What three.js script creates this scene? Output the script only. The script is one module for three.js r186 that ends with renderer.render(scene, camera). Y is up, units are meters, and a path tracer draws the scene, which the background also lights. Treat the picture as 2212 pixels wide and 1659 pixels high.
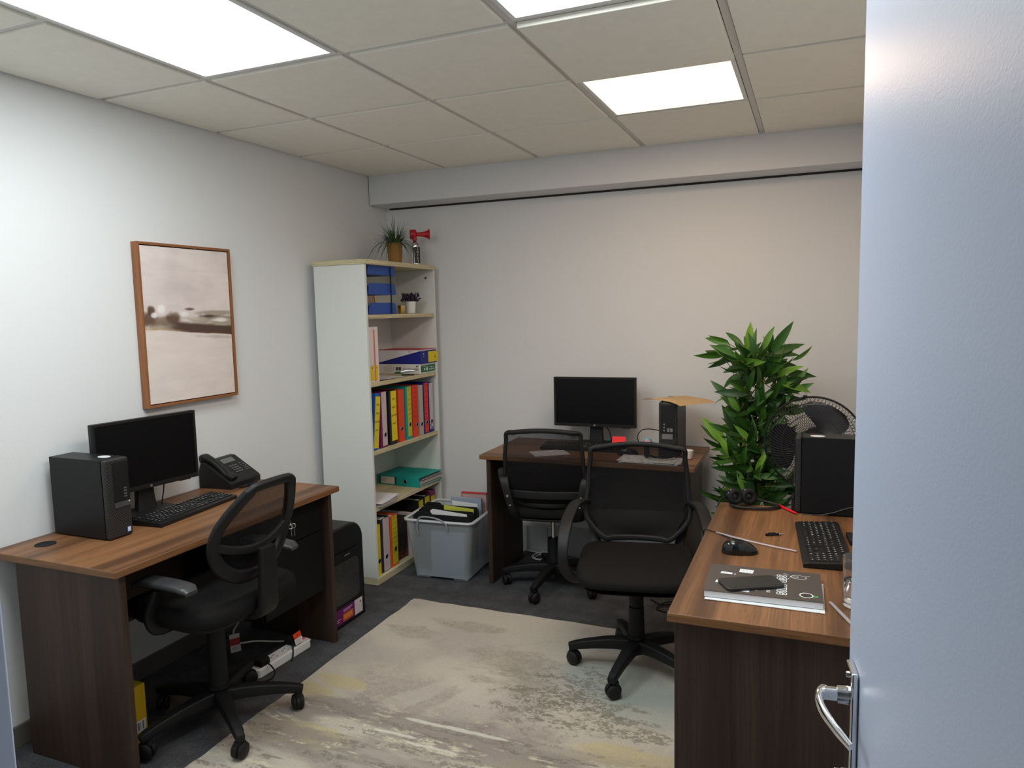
import * as THREE from 'three';
import { RoundedBoxGeometry } from 'three/addons/geometries/RoundedBoxGeometry.js';
import { mergeGeometries } from 'three/addons/utils/BufferGeometryUtils.js';
import { RectAreaLightUniformsLib } from 'three/addons/lights/RectAreaLightUniformsLib.js';

// ---------------------------------------------------------------- camera, light, exposure
const scene = new THREE.Scene();
scene.background = new THREE.Color(0x0a0b0c);          // never seen: the room and the corridor are closed
const camera = new THREE.PerspectiveCamera(2 * Math.atan(1659 / 2 / 1568.06) * 180 / Math.PI, 2212 / 1659, 0.05, 50);
camera.position.set(2.6014, 1.5131, 3.9688);
camera.rotation.set(-0.1019, 0.3945, -0.0226, 'YXZ');
const renderer = new THREE.WebGLRenderer({ antialias: true });
renderer.toneMapping = THREE.LinearToneMapping;
renderer.toneMappingExposure = 0.86;
renderer.shadowMap.enabled = true;
RectAreaLightUniformsLib.init();
const COOL = new THREE.Color(0.93, 1.0, 1.0), WARM = new THREE.Color(1.0, 0.69, 0.47), HALL = new THREE.Color(0.72, 0.86, 1.2);
// ceiling panels: [x0, x1, z0, z1, colour, radiance, label]; each is a glowing diffuser plus an area light of the same size
const PANELS = [
  [0.544, 1.144, 1.8602, 3.0602, COOL, 10.5, 'large rectangular ceiling light panel at top left of the photo, over the left desk'],
  [1.744, 2.344, 1.8602, 3.0602, COOL, 9, 'rectangular ceiling light panel cut by the top edge of the photo'],
  [1.744, 2.344, 0.6602, 1.2602, WARM, 11.5, 'small square warm ceiling light panel nearest the back wall'],
];
const HALL_PANEL = [1.0, 2.2, 4.35, 4.95, HALL, 8];

// ---------------------------------------------------------------- helpers
let seed = 7;
const rnd = () => { seed |= 0; seed = seed + 0x6D2B79F5 | 0; let t = Math.imul(seed ^ seed >>> 15, 1 | seed); t = t + Math.imul(t ^ t >>> 7, 61 | t) ^ t; return ((t ^ t >>> 14) >>> 0) / 4294967296; };
const rr = (a, b) => a + (b - a) * rnd();
const V = (x, y, z) => new THREE.Vector3(x, y, z);
const PI = Math.PI;
const taken = {};
function numbered(name) { const n = taken[name] = (taken[name] ?? -1) + 1; return n ? name + '_' + String(n).padStart(3, '0') : name; }
function plain(g) {
  g = g.index ? g.toNonIndexed() : g;
  for (const k of Object.keys(g.attributes)) if (!['position', 'normal', 'uv'].includes(k)) g.deleteAttribute(k);
  if (!g.attributes.uv) g.setAttribute('uv', new THREE.Float32BufferAttribute(new Float32Array(g.attributes.position.count * 2), 2));
  return g;
}
function join(...gs) { gs = gs.flat(); return gs.length === 1 ? gs[0] : mergeGeometries(gs.map(plain)); }
// uv in metres by the dominant axis of each triangle; the grain axis becomes u
function boxUV(g, grain = 'x') {
  g = plain(g);
  const p = g.attributes.position, uv = g.attributes.uv, a = V(), b = V(), c = V(), n = V();
  for (let i = 0; i < p.count; i += 3) {
    a.fromBufferAttribute(p, i); b.fromBufferAttribute(p, i + 1); c.fromBufferAttribute(p, i + 2);
    n.copy(b).sub(a).cross(c.clone().sub(a));
    const ax = Math.abs(n.x), ay = Math.abs(n.y), az = Math.abs(n.z);
    const [s, t] = ax >= ay && ax >= az ? ['z', 'y'] : ay >= az ? ['x', 'z'] : ['x', 'y'];
    const [u, v] = t === grain ? [t, s] : [s, t];
    [a, b, c].forEach((q, k) => uv.setXY(i + k, q[u], q[v]));
  }
  return g;
}
function box(w, h, d, x = 0, y = 0, z = 0, r = 0.0015, grain = 'x') {
  const m = Math.min(w, h, d) * 0.49;
  const g = r > 0 ? new RoundedBoxGeometry(w, h, d, r > 0.006 ? 3 : 1, Math.min(r, m)) : new THREE.BoxGeometry(w, h, d);
  g.translate(x, y, z);
  return boxUV(g, grain);
}
const span = (x0, x1, y0, y1, z0, z1, r, grain) => box(x1 - x0, y1 - y0, z1 - z0, (x0 + x1) / 2, (y0 + y1) / 2, (z0 + z1) / 2, r, grain);
function cyl(r0, r1, h, x = 0, y = 0, z = 0, seg = 24, axis = 'y') {
  const g = new THREE.CylinderGeometry(r1, r0, h, seg);
  if (axis === 'x') g.rotateZ(-PI / 2); if (axis === 'z') g.rotateX(PI / 2);
  g.translate(x, y, z); return plain(g);
}
const lathe = (pts, seg = 32) => plain(new THREE.LatheGeometry(pts.map(([x, y]) => new THREE.Vector2(x, y)), seg));
const tube = (pts, r, n = 32, seg = 6, closed = false) => plain(new THREE.TubeGeometry(new THREE.CatmullRomCurve3(pts.map((p) => V(...p)), closed), n, r, seg, closed));
// superelliptic section w x h carried along points [x, y, z, w, h]
function sweep(pts, { n = 24, seg = 14, e = 4, up = V(0, 1, 0), closed = false } = {}) {
  const path = new THREE.CatmullRomCurve3(pts.map((p) => V(p[0], p[1], p[2])), closed, 'centripetal');
  const size = (t) => { const m = pts.length - (closed ? 0 : 1), f = t * m, i = Math.min(Math.floor(f), m - 1), k = f - i, s = k * k * (3 - 2 * k), A = pts[i % pts.length], B = pts[(i + 1) % pts.length]; return [A[3] + (B[3] - A[3]) * s, A[4] + (B[4] - A[4]) * s]; };
  const pos = [], uv = [], idx = [];
  for (let i = 0; i <= n; i++) {
    const t = i / n, p = path.getPoint(t), tan = path.getTangent(t), [w, h] = size(t);
    let side = up.clone().cross(tan); if (side.lengthSq() < 1e-6) side = V(1, 0, 0); side.normalize();
    const nrm = tan.clone().cross(side).normalize();
    for (let j = 0; j <= seg; j++) {
      const a = j / seg * 2 * PI, c = Math.cos(a), s = Math.sin(a);
      const q = p.clone().addScaledVector(side, Math.sign(c) * Math.abs(c) ** (2 / e) * w / 2).addScaledVector(nrm, Math.sign(s) * Math.abs(s) ** (2 / e) * h / 2);
      pos.push(q.x, q.y, q.z); uv.push(t * 0.5, j / seg * 0.1);
    }
  }
  for (let i = 0; i < n; i++) for (let j = 0; j < seg; j++) { const a = i * (seg + 1) + j, b = a + seg + 1; idx.push(a, b, a + 1, b, b + 1, a + 1); }
  const g = new THREE.BufferGeometry();
  g.setAttribute('position', new THREE.Float32BufferAttribute(pos, 3)); g.setAttribute('uv', new THREE.Float32BufferAttribute(uv, 2)); g.setIndex(idx); g.computeVertexNormals();
  const out = [plain(g)];
  if (!closed) for (const [i, flip] of [[0, 0], [n, 1]]) {
    const c = path.getPoint(i / n), cp = [], ring = (j) => pos.slice((i * (seg + 1) + j) * 3, (i * (seg + 1) + j) * 3 + 3);
    for (let j = 0; j < seg; j++) cp.push(c.x, c.y, c.z, ...(flip ? [...ring(j + 1), ...ring(j)] : [...ring(j), ...ring(j + 1)]));
    const k = new THREE.BufferGeometry(); k.setAttribute('position', new THREE.Float32BufferAttribute(cp, 3)); k.computeVertexNormals(); out.push(plain(k));
  }
  return mergeGeometries(out);
}
// grid surface fn(u, v) -> [x, y, z], uv in metres/scale
function surf(fn, nu, nv, su = 1, sv = 1) {
  const pos = [], uv = [], idx = [];
  for (let j = 0; j <= nv; j++) for (let i = 0; i <= nu; i++) { pos.push(...fn(i / nu, j / nv)); uv.push(i / nu * su, j / nv * sv); }
  for (let j = 0; j < nv; j++) for (let i = 0; i < nu; i++) { const a = j * (nu + 1) + i, b = a + nu + 1; idx.push(a, a + 1, b, b, a + 1, b + 1); }
  const g = new THREE.BufferGeometry();
  g.setAttribute('position', new THREE.Float32BufferAttribute(pos, 3)); g.setAttribute('uv', new THREE.Float32BufferAttribute(uv, 2)); g.setIndex(idx); g.computeVertexNormals();
  return plain(g);
}
function prism(pts, depth, bevel = 0, seg = 2) {   // outline in x-y, thickness along z from 0
  const s = new THREE.Shape(pts.map(([x, y]) => new THREE.Vector2(x, y)));
  return plain(new THREE.ExtrudeGeometry(s, { depth: depth - 2 * bevel, bevelEnabled: bevel > 0, bevelSize: bevel, bevelThickness: bevel, bevelSegments: seg, curveSegments: 16 }).translate(0, 0, bevel));
}
function rrect(w, h, r, seg = 6) {                 // rounded rectangle outline
  const out = [];
  for (const [cx, cy, a0] of [[w / 2 - r, h / 2 - r, 0], [-w / 2 + r, h / 2 - r, PI / 2], [-w / 2 + r, -h / 2 + r, PI], [w / 2 - r, -h / 2 + r, 1.5 * PI]])
    for (let i = 0; i <= seg; i++) out.push([cx + r * Math.cos(a0 + i / seg * PI / 2), cy + r * Math.sin(a0 + i / seg * PI / 2)]);
  return out;
}
function mesh(name, geo, mat, parent = scene, label) {
  const o = new THREE.Mesh(geo, mat); o.name = name; o.castShadow = o.receiveShadow = true; parent.add(o);
  if (label) o.userData.label = label;
  return o;
}
function tag(o, label, category, group) { o.userData.label = label; o.userData.category = category; if (group) o.userData.group = group; return o; }
function thing(name, label, category, [x, y, z] = [0, 0, 0], turn = 0, group) {
  const o = new THREE.Group(); o.name = numbered(name); o.position.set(x, y, z); o.rotation.y = turn; scene.add(o);
  return tag(o, label, category, group);
}
const single = (name, geo, mat, label, category, at = [0, 0, 0], turn = 0, group) => { const o = tag(mesh(numbered(name), geo, mat), label, category, group); o.position.set(...at); o.rotation.y = turn; return o; };
function structure(name, label, category) { const o = new THREE.Group(); o.name = numbered(name); o.userData = { kind: 'structure', label, category }; scene.add(o); return o; }
function dup(src, [x, y, z], turn, label) { const c = src.clone(); c.name = numbered(src.name.replace(/_\d+$/, '')); c.userData = { ...src.userData, label }; c.position.set(x, y, z); c.rotation.set(0, turn, 0); scene.add(c); return c; }

// ---------------------------------------------------------------- textures
function hash(x, y, s) { let h = Math.imul(x | 0, 374761393) + Math.imul(y | 0, 668265263) + Math.imul(s, 974634777) | 0; h = Math.imul(h ^ h >>> 13, 1274126177); return ((h ^ h >>> 16) >>> 0) / 4294967296; }
function vnoise(x, y, s, px = 0, py = 0) {          // value noise, periodic when px, py are given
  const xi = Math.floor(x), yi = Math.floor(y), fx = x - xi, fy = y - yi, sx = fx * fx * (3 - 2 * fx), sy = fy * fy * (3 - 2 * fy);
  const w = (a, p) => p ? ((a % p) + p) % p : a;
  const h = (a, b) => hash(w(a, px), w(b, py), s);
  return (h(xi, yi) * (1 - sx) + h(xi + 1, yi) * sx) * (1 - sy) + (h(xi, yi + 1) * (1 - sx) + h(xi + 1, yi + 1) * sx) * sy;
}
function fbm(x, y, s, o = 4, px = 0, py = 0) { let v = 0, a = 0.5, n = 0; for (let i = 0; i < o; i++) { v += a * vnoise(x, y, s + i, px, py); n += a; a /= 2; x *= 2; y *= 2; px *= 2; py *= 2; } return v / n; }
const mixc = (a, b, t) => [a[0] + (b[0] - a[0]) * t, a[1] + (b[1] - a[1]) * t, a[2] + (b[2] - a[2]) * t];
const cl = (v, a = 0, b = 1) => Math.min(b, Math.max(a, v));
const sst = (a, b, v) => { const t = cl((v - a) / (b - a)); return t * t * (3 - 2 * t); };
function dataTex(w, h, fn, srgb, rep) {             // fn(x, y) -> grey or [r, g, b] in 0..255; row 0 is v = 0
  const d = new Uint8Array(w * h * 4);
  for (let y = 0, i = 0; y < h; y++) for (let x = 0; x < w; x++, i += 4) { const c = fn(x, y); if (c.length) { d[i] = cl(c[0], 0, 255); d[i + 1] = cl(c[1], 0, 255); d[i + 2] = cl(c[2], 0, 255); } else d[i] = d[i + 1] = d[i + 2] = cl(c, 0, 255); d[i + 3] = 255; }
  const t = new THREE.DataTexture(d, w, h); t.wrapS = t.wrapT = THREE.RepeatWrapping; t.magFilter = THREE.LinearFilter; t.minFilter = THREE.LinearFilter; if (srgb) t.colorSpace = THREE.SRGBColorSpace;
  if (rep) t.repeat.set(...rep);
  t.needsUpdate = true; return t;
}
function canvasTex(w, h, draw) { const c = document.createElement('canvas'); c.width = w; c.height = h; const x = c.getContext('2d'); draw(x, w, h); const t = new THREE.CanvasTexture(c); t.colorSpace = THREE.SRGBColorSpace; t.magFilter = THREE.LinearFilter; return t; }
const wood = (s, dark, mid, light) => dataTex(1024, 512, (x, y) => {
  const u = x / 1024, v = y / 512;
  const warp = 0.03 * (fbm(u * 4, v * 4, s + 50, 3, 4, 4) - 0.5);
  const band = fbm(u * 1, (v + warp) * 9, s, 3, 1, 9), fine = fbm(u * 6, (v + warp) * 130, s + 9, 3, 6, 130), pore = vnoise(u * 40, v * 256, s + 20, 40, 256);
  let c = mixc(dark, light, sst(0.25, 0.75, band)); c = mixc(c, mid, 0.25);
  const k = 1 + 0.34 * (fine - 0.5) - (pore > 0.86 ? 0.12 : 0);
  return [c[0] * k, c[1] * k, c[2] * k];
}, true, [1 / 1.2, 1 / 0.6]);
const T = {};
T.walnut = wood(3, [76, 50, 33], [106, 72, 47], [141, 99, 65]);
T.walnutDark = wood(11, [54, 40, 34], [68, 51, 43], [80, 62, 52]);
T.maple = wood(23, [196, 184, 146], [204, 193, 156], [212, 202, 168]);
T.carpet = dataTex(512, 512, (x, y) => { const n = hash(x, y, 5), m = hash(x >> 1, y >> 1, 6), b = fbm(x / 64, y / 64, 7, 3, 8, 8), k = 0.55 + 0.55 * n * m + 0.35 * (b - 0.5) + (hash(x, y, 9) > 0.975 ? 0.9 : 0); return [96 * k, 97 * k, 101 * k]; }, true, [2, 2]);
T.carpetBump = dataTex(512, 512, (x, y) => 255 * (0.6 * hash(x >> 1, y >> 1, 6) + 0.4 * hash(x, y, 5)), false, [2, 2]);
T.paintBump = dataTex(256, 256, (x, y) => 255 * fbm(x / 8, y / 8, 31, 3, 32, 32), false, [4, 4]);
T.peel = dataTex(512, 512, (x, y) => 255 * fbm(x / 16, y / 10, 41, 3, 32, 52), false, [9, 9]);
T.tile = dataTex(512, 512, (x, y) => { const k = 0.97 + 0.03 * fbm(x / 32, y / 32, 51, 4, 16, 16) - (hash(x >> 1, y >> 1, 52) > 0.985 ? 0.05 : 0); return [250 * k, 247 * k, 236 * k]; }, true, [2, 2]);
T.tileBump = dataTex(256, 256, (x, y) => 255 * (0.5 * hash(x, y, 54) + 0.5 * fbm(x / 4, y / 4, 55, 2, 64, 64)), false, [6, 6]);
T.grainBump = dataTex(256, 256, (x, y) => 255 * fbm(x / 3, y / 3, 61, 2, 85, 85), false, [14, 14]);
T.weaveBump = dataTex(128, 128, (x, y) => 255 * (0.5 + 0.25 * Math.sin(x * PI / 4) + 0.25 * Math.sin(y * PI / 4)), false, [25, 25]);
// open mesh cloth: staggered holes, one tile = 4.4 mm
T.net = dataTex(64, 64, (x, y) => { let m = 9; for (const [cx, cy] of [[16, 16], [48, 48], [16, 80], [80, 16], [-16, 48], [48, -16]]) m = Math.min(m, Math.hypot((x - cx) / 15.4, (y - cy) / 11.3)); return m < 1 ? 0 : 255; }, false);
T.hex = dataTex(64, 64, (x, y) => { let m = 9; for (const [cx, cy] of [[16, 16], [48, 48], [16, 80], [80, 16], [-16, 48], [48, -16]]) m = Math.min(m, Math.hypot(x - cx, y - cy) / 17); return m < 1 ? 20 : 235; }, false, [90, 90]);
T.brush = dataTex(256, 64, (x, y) => 190 + 50 * (vnoise(x / 20, y, 71, 12, 64) - 0.5), false);

// the rug: faded abstract weave, in rug metres (u along x from its left edge, v along z from its back edge)
const RUGW = 1.59, RUGL = 2.3;
T.rug = dataTex(1024, 1480, (px, py) => {
  const u = px / 1024 * RUGW, v = py / 1480 * RUGL;
  const spot = (cu, cv, ru, rv, s, f = 5, k = 0.9) => { const d = Math.hypot((u - cu) / ru, (v - cv) / rv), n = fbm(u * f, v * f * 2.4, s, 5); return sst(0.2, -0.25, d - 1 + k * (n - 0.5) * 2); };
  let c = mixc([196, 187, 173], [206, 197, 184], fbm(u * 3, v * 3, 101, 4));
  const st = fbm(u * 7, v * 26, 103, 5), st2 = fbm(u * 16, v * 70, 104, 4), fleck = 0.45 * fbm(u * 40, v * 70, 111, 3) + 0.55 * fbm(u * 150, v * 190, 112, 3), pat = fbm(u * 2.2, v * 3.2, 102, 5), diag = fbm((u + v * 0.6) * 10, (v - u * 0.6) * 4, 109, 5);
  c = mixc(c, [184, 174, 166], 0.7 * sst(0.5, 0.7, pat));
  const worn = sst(0.48, 0.95, v);                                                      // the plain back third has little pattern
  c = mixc(c, [164, 153, 143], (0.25 + 0.75 * worn) * 0.8 * sst(0.52, 0.66, diag) * sst(0.4, 0.58, pat) * (0.4 + 0.6 * sst(0.4, 0.6, fleck)));
  for (const [a, b, ru, rv, s] of [[0.18, 0.36, 0.12, 0.05, 1], [0.9, 0.62, 0.2, 0.12, 2], [0.75, 0.48, 0.2, 0.14, 3], [0.4, 0.2, 0.16, 0.05, 4]]) c = mixc(c, [156, 146, 130], 0.5 * spot(a, b, ru, rv, 110 + s, 9) * (0.4 + 0.6 * sst(0.4, 0.55, fleck)));
  for (const [a, b, ru, rv, s] of [[1.22, 0.46, 0.24, 0.14, 1], [1.42, 0.62, 0.2, 0.12, 2]]) c = mixc(c, [172, 178, 170], 0.65 * spot(a, b, ru, rv, 120 + s, 4, 0.5));
  for (const [a, b, ru, rv, s] of [[1.1, 0.62, 0.18, 0.16, 1], [0.97, 0.76, 0.16, 0.12, 2], [1.3, 0.8, 0.24, 0.07, 3]]) c = mixc(c, [132, 126, 112], 0.7 * spot(a, b, ru, rv, 125 + s, 12, 1.2) * sst(0.42, 0.56, fleck));
  for (const [a, b, ru, rv, s] of [[0.16, 0.86, 0.13, 0.05, 1], [0.16, 1.22, 0.2, 0.07, 2], [0.05, 0.95, 0.1, 0.05, 3], [1.38, 0.96, 0.24, 0.06, 4], [1.25, 1.12, 0.24, 0.05, 5]]) c = mixc(c, [206, 189, 138], 0.62 * spot(a, b, ru, rv, 130 + s, 6, 0.8));
  for (const [a, b, ru, rv, s] of [[0.85, 1.06, 0.42, 0.10, 1], [0.45, 1.28, 0.4, 0.08, 2], [1.1, 1.32, 0.5, 0.10, 3], [0.3, 1.02, 0.25, 0.06, 4], [0.7, 1.6, 0.6, 0.14, 5]]) c = mixc(c, [146, 135, 127], 0.8 * spot(a, b, ru, rv, 140 + s, 4, 0.9) * (0.6 + 0.4 * sst(0.38, 0.6, st)));
  const zone = sst(0.85, 1.08, v + 0.12 * (pat - 0.5));
  c = mixc(c, [152, 141, 133], zone * 0.75 * sst(0.36, 0.58, fbm(u * 3, v * 9, 115, 5)));
  c = mixc(c, [220, 212, 186], zone * 0.85 * sst(0.52, 0.62, st) * sst(0.42, 0.56, st2) * (0.25 + 0.75 * sst(0.42, 0.56, fleck)));
  c = mixc(c, [126, 117, 108], zone * 0.7 * sst(0.52, 0.64, fbm(u * 9, v * 40, 106, 4)) * sst(0.42, 0.58, fleck));
  for (const [a, b, ru, rv, s] of [[0.75, 1.0, 0.24, 0.010, 1], [0.55, 1.1, 0.10, 0.009, 2], [0.72, 1.13, 0.12, 0.009, 3], [1.2, 1.28, 0.26, 0.008, 4]]) { const w = b + 0.012 * (fbm(u * 6, s, 160, 3) - 0.5); const d = Math.abs(v - w) / rv + Math.max(0, Math.abs(u - a) / ru - 0.7) * 4 + 1.8 * (fbm(u * 18, v * 40, 150 + s, 4) - 0.5); c = mixc(c, [228, 224, 212], 0.75 * sst(1.1, 0.5, d)); }
  const k = 0.86 + 0.14 * hash(px, py, 107);
  return [c[0] * k, c[1] * k, c[2] * k];
}, true);
T.rugBump = dataTex(256, 256, (x, y) => 255 * hash(x, y, 108), false, [300 / 256 * 6, 300 / 256 * 6]);

// ---------------------------------------------------------------- materials
const lin = (r, g, b) => new THREE.Color().setRGB(r, g, b);
const std = (o) => new THREE.MeshStandardMaterial(o), phy = (o) => new THREE.MeshPhysicalMaterial(o);
const M = {
  wall: std({ color: lin(0.74, 0.75, 0.76), roughness: 0.85, bumpMap: T.paintBump, bumpScale: 0.0004 }),
  beam: std({ color: lin(0.70, 0.72, 0.75), roughness: 0.85, bumpMap: T.paintBump, bumpScale: 0.0004 }),
  tile: std({ color: lin(1, 1, 1), map: T.tile, roughness: 0.95, bumpMap: T.tileBump, bumpScale: 0.0006 }),
  bar: std({ color: lin(0.66, 0.65, 0.62), roughness: 0.5 }),
  dark: std({ color: lin(0.03, 0.03, 0.03), roughness: 0.9 }),
  carpet: std({ map: T.carpet, roughness: 1, bumpMap: T.carpetBump, bumpScale: 0.003 }),
  rug: phy({ map: T.rug, roughness: 1, bumpMap: T.rugBump, bumpScale: 0.001, sheen: 0.2 }),
  rugEdge: std({ color: lin(0.55, 0.52, 0.45), roughness: 1 }),
  skirt: std({ color: lin(0.13, 0.115, 0.10), roughness: 0.6 }),
  trunk: std({ color: lin(0.45, 0.47, 0.48), roughness: 0.5 }),
  door: phy({ color: lin(0.47, 0.53, 0.67), roughness: 0.41, bumpMap: T.peel, bumpScale: 0.00012, specularIntensity: 0.8 }),
  jamb: std({ color: lin(0.60, 0.65, 0.76), roughness: 0.5 }),
  diffuser: std({ color: lin(0.9, 0.9, 0.9), emissive: lin(1, 1, 1), emissiveIntensity: 1.4, roughness: 0.6 }),
  walnut: phy({ map: T.walnut, roughness: 0.42, bumpMap: T.grainBump, bumpScale: 0.00015, specularIntensity: 0.7 }),
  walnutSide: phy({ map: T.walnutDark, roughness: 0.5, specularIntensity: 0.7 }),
  maple: std({ map: T.maple, roughness: 0.55 }),
  white: std({ color: lin(0.72, 0.74, 0.71), roughness: 0.5 }),
  black: phy({ color: lin(0.008, 0.008, 0.0085), roughness: 0.45, specularIntensity: 0.7, bumpMap: T.grainBump, bumpScale: 0.0003 }),
  blackMatte: phy({ color: lin(0.009, 0.009, 0.0095), roughness: 0.75, specularIntensity: 0.6 }),
  blackGloss: std({ color: lin(0.008, 0.008, 0.009), roughness: 0.12 }),
  screen: phy({ color: lin(0.003, 0.003, 0.0035), roughness: 0.38, specularIntensity: 0.4 }),
  caseBlack: phy({ color: lin(0.008, 0.008, 0.009), roughness: 0.42, specularIntensity: 0.5, bumpMap: T.grainBump, bumpScale: 0.0002 }),
  hex: std({ color: lin(0.03, 0.03, 0.032), map: T.hex, roughness: 0.5, bumpMap: T.hex, bumpScale: 0.0006 }),
  chairPlastic: phy({ color: lin(0.009, 0.009, 0.0095), roughness: 0.5, specularIntensity: 0.6, bumpMap: T.grainBump, bumpScale: 0.0003 }),
  seat: phy({ color: lin(0.0055, 0.005, 0.0048), roughness: 0.75, specularIntensity: 0.4, bumpMap: T.weaveBump, bumpScale: 0.0003 }),
  net: phy({ color: lin(0.008, 0.0075, 0.008), roughness: 0.8, specularIntensity: 0.4, alphaMap: T.net, transparent: true, side: THREE.DoubleSide }),
  chrome: std({ color: lin(0.75, 0.75, 0.76), metalness: 1, roughness: 0.12 }),
  steel: std({ color: lin(0.6, 0.6, 0.6), metalness: 1, roughness: 0.3 }),
  gold: std({ color: lin(0.75, 0.55, 0.2), metalness: 1, roughness: 0.25 }),
  paper: std({ color: lin(0.82, 0.82, 0.82), roughness: 0.9 }),
  paperPink: std({ color: lin(0.72, 0.68, 0.72), roughness: 0.9 }),
  manila: std({ color: lin(0.52, 0.35, 0.17), roughness: 0.8, side: THREE.DoubleSide }),
  clear: phy({ color: lin(0.95, 0.97, 0.98), roughness: 0.08, transmission: 1, thickness: 0.002, ior: 1.45 }),
  glass: phy({ color: lin(1, 1, 1), roughness: 0.02, transmission: 1, thickness: 0.003, ior: 1.5, attenuationColor: lin(0.8, 0.95, 0.88), attenuationDistance: 0.3 }),
  water: phy({ color: lin(1, 1, 1), roughness: 0.0, transmission: 1, thickness: 0.05, ior: 1.33 }),
  tub: phy({ color: lin(0.78, 0.83, 0.87), roughness: 0.36, transmission: 0.7, thickness: 0, side: THREE.DoubleSide }),
  cableWhite: std({ color: lin(0.62, 0.62, 0.6), roughness: 0.5 }),
  plasticWhite: std({ color: lin(0.78, 0.79, 0.78), roughness: 0.4 }),
};
const flat = (r, g, b, rough = 0.6) => std({ color: lin(r, g, b), roughness: rough });
const C = { blue: flat(0.01, 0.11, 0.42), navy: flat(0.008, 0.012, 0.22), yellow: flat(0.78, 0.62, 0.01), red: flat(0.75, 0.06, 0.015), orange: flat(0.85, 0.11, 0.01), teal: flat(0.0, 0.33, 0.30), purple: flat(0.17, 0.01, 0.09), white: flat(0.75, 0.70, 0.72), grey: flat(0.42, 0.41, 0.4), pink: flat(0.7, 0.6, 0.62), green: flat(0.02, 0.2, 0.06), redPlastic: flat(0.5, 0.008, 0.02, 0.35), neon: flat(1.0, 0.05, 0.04, 0.7), terracotta: flat(0.27, 0.13, 0.03, 0.8) };

// ---------------------------------------------------------------- the room shell
const RX = 2.92, CEIL = 2.365, BACK = -0.2, FRONT = 3.62, DX0 = 2.004, DX1 = 2.765;
const struct = (name, geo, mat, label, category) => { const o = mesh(numbered(name), geo, mat); o.userData = { kind: 'structure', label, category }; return o; };
struct('floor', span(-0.1, 4.6, -0.08, 0, -0.3, 5.3, 0), M.carpet, 'dark grey speckled office carpet floor', 'floor');
struct('wall_left', span(-0.1, 0, 0, 2.5, -0.3, 3.62, 0), M.wall, 'plain white left wall with the framed painting', 'wall');
struct('wall_back', span(-0.1, RX + 0.1, 0, 2.5, -0.3, BACK, 0), M.wall, 'plain back wall behind the far desk and plant', 'wall');
struct('wall_right', span(RX, RX + 0.1, 0, 2.5, BACK, 3.62, 0), M.wall, 'right wall beside the near desk, hidden by the door', 'wall');
struct('wall_front', join(span(-0.1, DX0 - 0.03, 0, 2.5, FRONT, 3.74, 0), span(DX1 + 0.03, RX + 0.1, 0, 2.5, FRONT, 3.74, 0), span(DX0 - 0.03, DX1 + 0.03, 2.09, 2.5, FRONT, 3.74, 0)), M.wall, 'front wall with the doorway the photo is taken from', 'wall');
struct('beam', span(0.004, RX, 2.187, 2.48, BACK, 0, 0.004), M.beam, 'boxed-in beam under the ceiling along the back wall', 'beam');
struct('trim_1', span(0.03, RX, 2.176, 2.187, BACK, BACK + 0.004, 0), M.dark, 'thin dark joint line below the boxed-in beam', 'trim');
struct('baseboard_left', span(0.001, 0.014, 0, 0.078, -0.19, FRONT - 0.005, 0.002), M.skirt, 'dark baseboard at the foot of the left wall', 'baseboard');
{
  const t = structure('baseboard_back', 'grey boxed cable trunking along the foot of the back wall', 'trunking');
  for (const [a, b] of [[0.02, 1.105], [1.107, 2.25], [2.252, RX - 0.01]]) mesh('panel', span(a, b, 0.001, 0.172, BACK + 0.001, -0.14, 0.003), M.trunk, t);
}
{ // door lining
  const t = structure('doorway', 'pale blue painted door lining around the doorway', 'door frame');
  mesh('jamb', span(DX0 - 0.03, DX0, 0, 2.06, FRONT - 0.012, 3.752, 0.003), M.jamb, t);
  mesh('jamb', span(DX1, DX1 + 0.03, 0, 2.06, FRONT - 0.012, 3.752, 0.003), M.jamb, t);
  mesh('head', span(DX0 - 0.03, DX1 + 0.03, 2.06, 2.09, FRONT - 0.012, 3.752, 0.003), M.jamb, t);
}
// corridor behind the camera: it lights the open door
struct('wall_corridor_far', span(-0.1, 4.6, 0, 2.5, 5.2, 5.3, 0), M.wall, 'far wall of the corridor outside the office', 'wall');
struct('wall_corridor_left', span(-0.1, 0, 0, 2.5, 3.74, 5.2, 0), M.wall, 'left end wall of the corridor', 'wall');
struct('wall_corridor_right', span(4.5, 4.6, 0, 2.5, 3.62, 5.2, 0), M.wall, 'right end wall of the corridor', 'wall');
struct('wall_corridor_near', span(RX + 0.1, 4.5, 0, 2.5, 3.62, 3.74, 0), M.wall, 'corridor wall beside the office', 'wall');
struct('ceiling_corridor', span(0, 4.5, CEIL, 2.5, 3.74, 5.2, 0), M.wall, 'plain corridor ceiling', 'ceiling');

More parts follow.
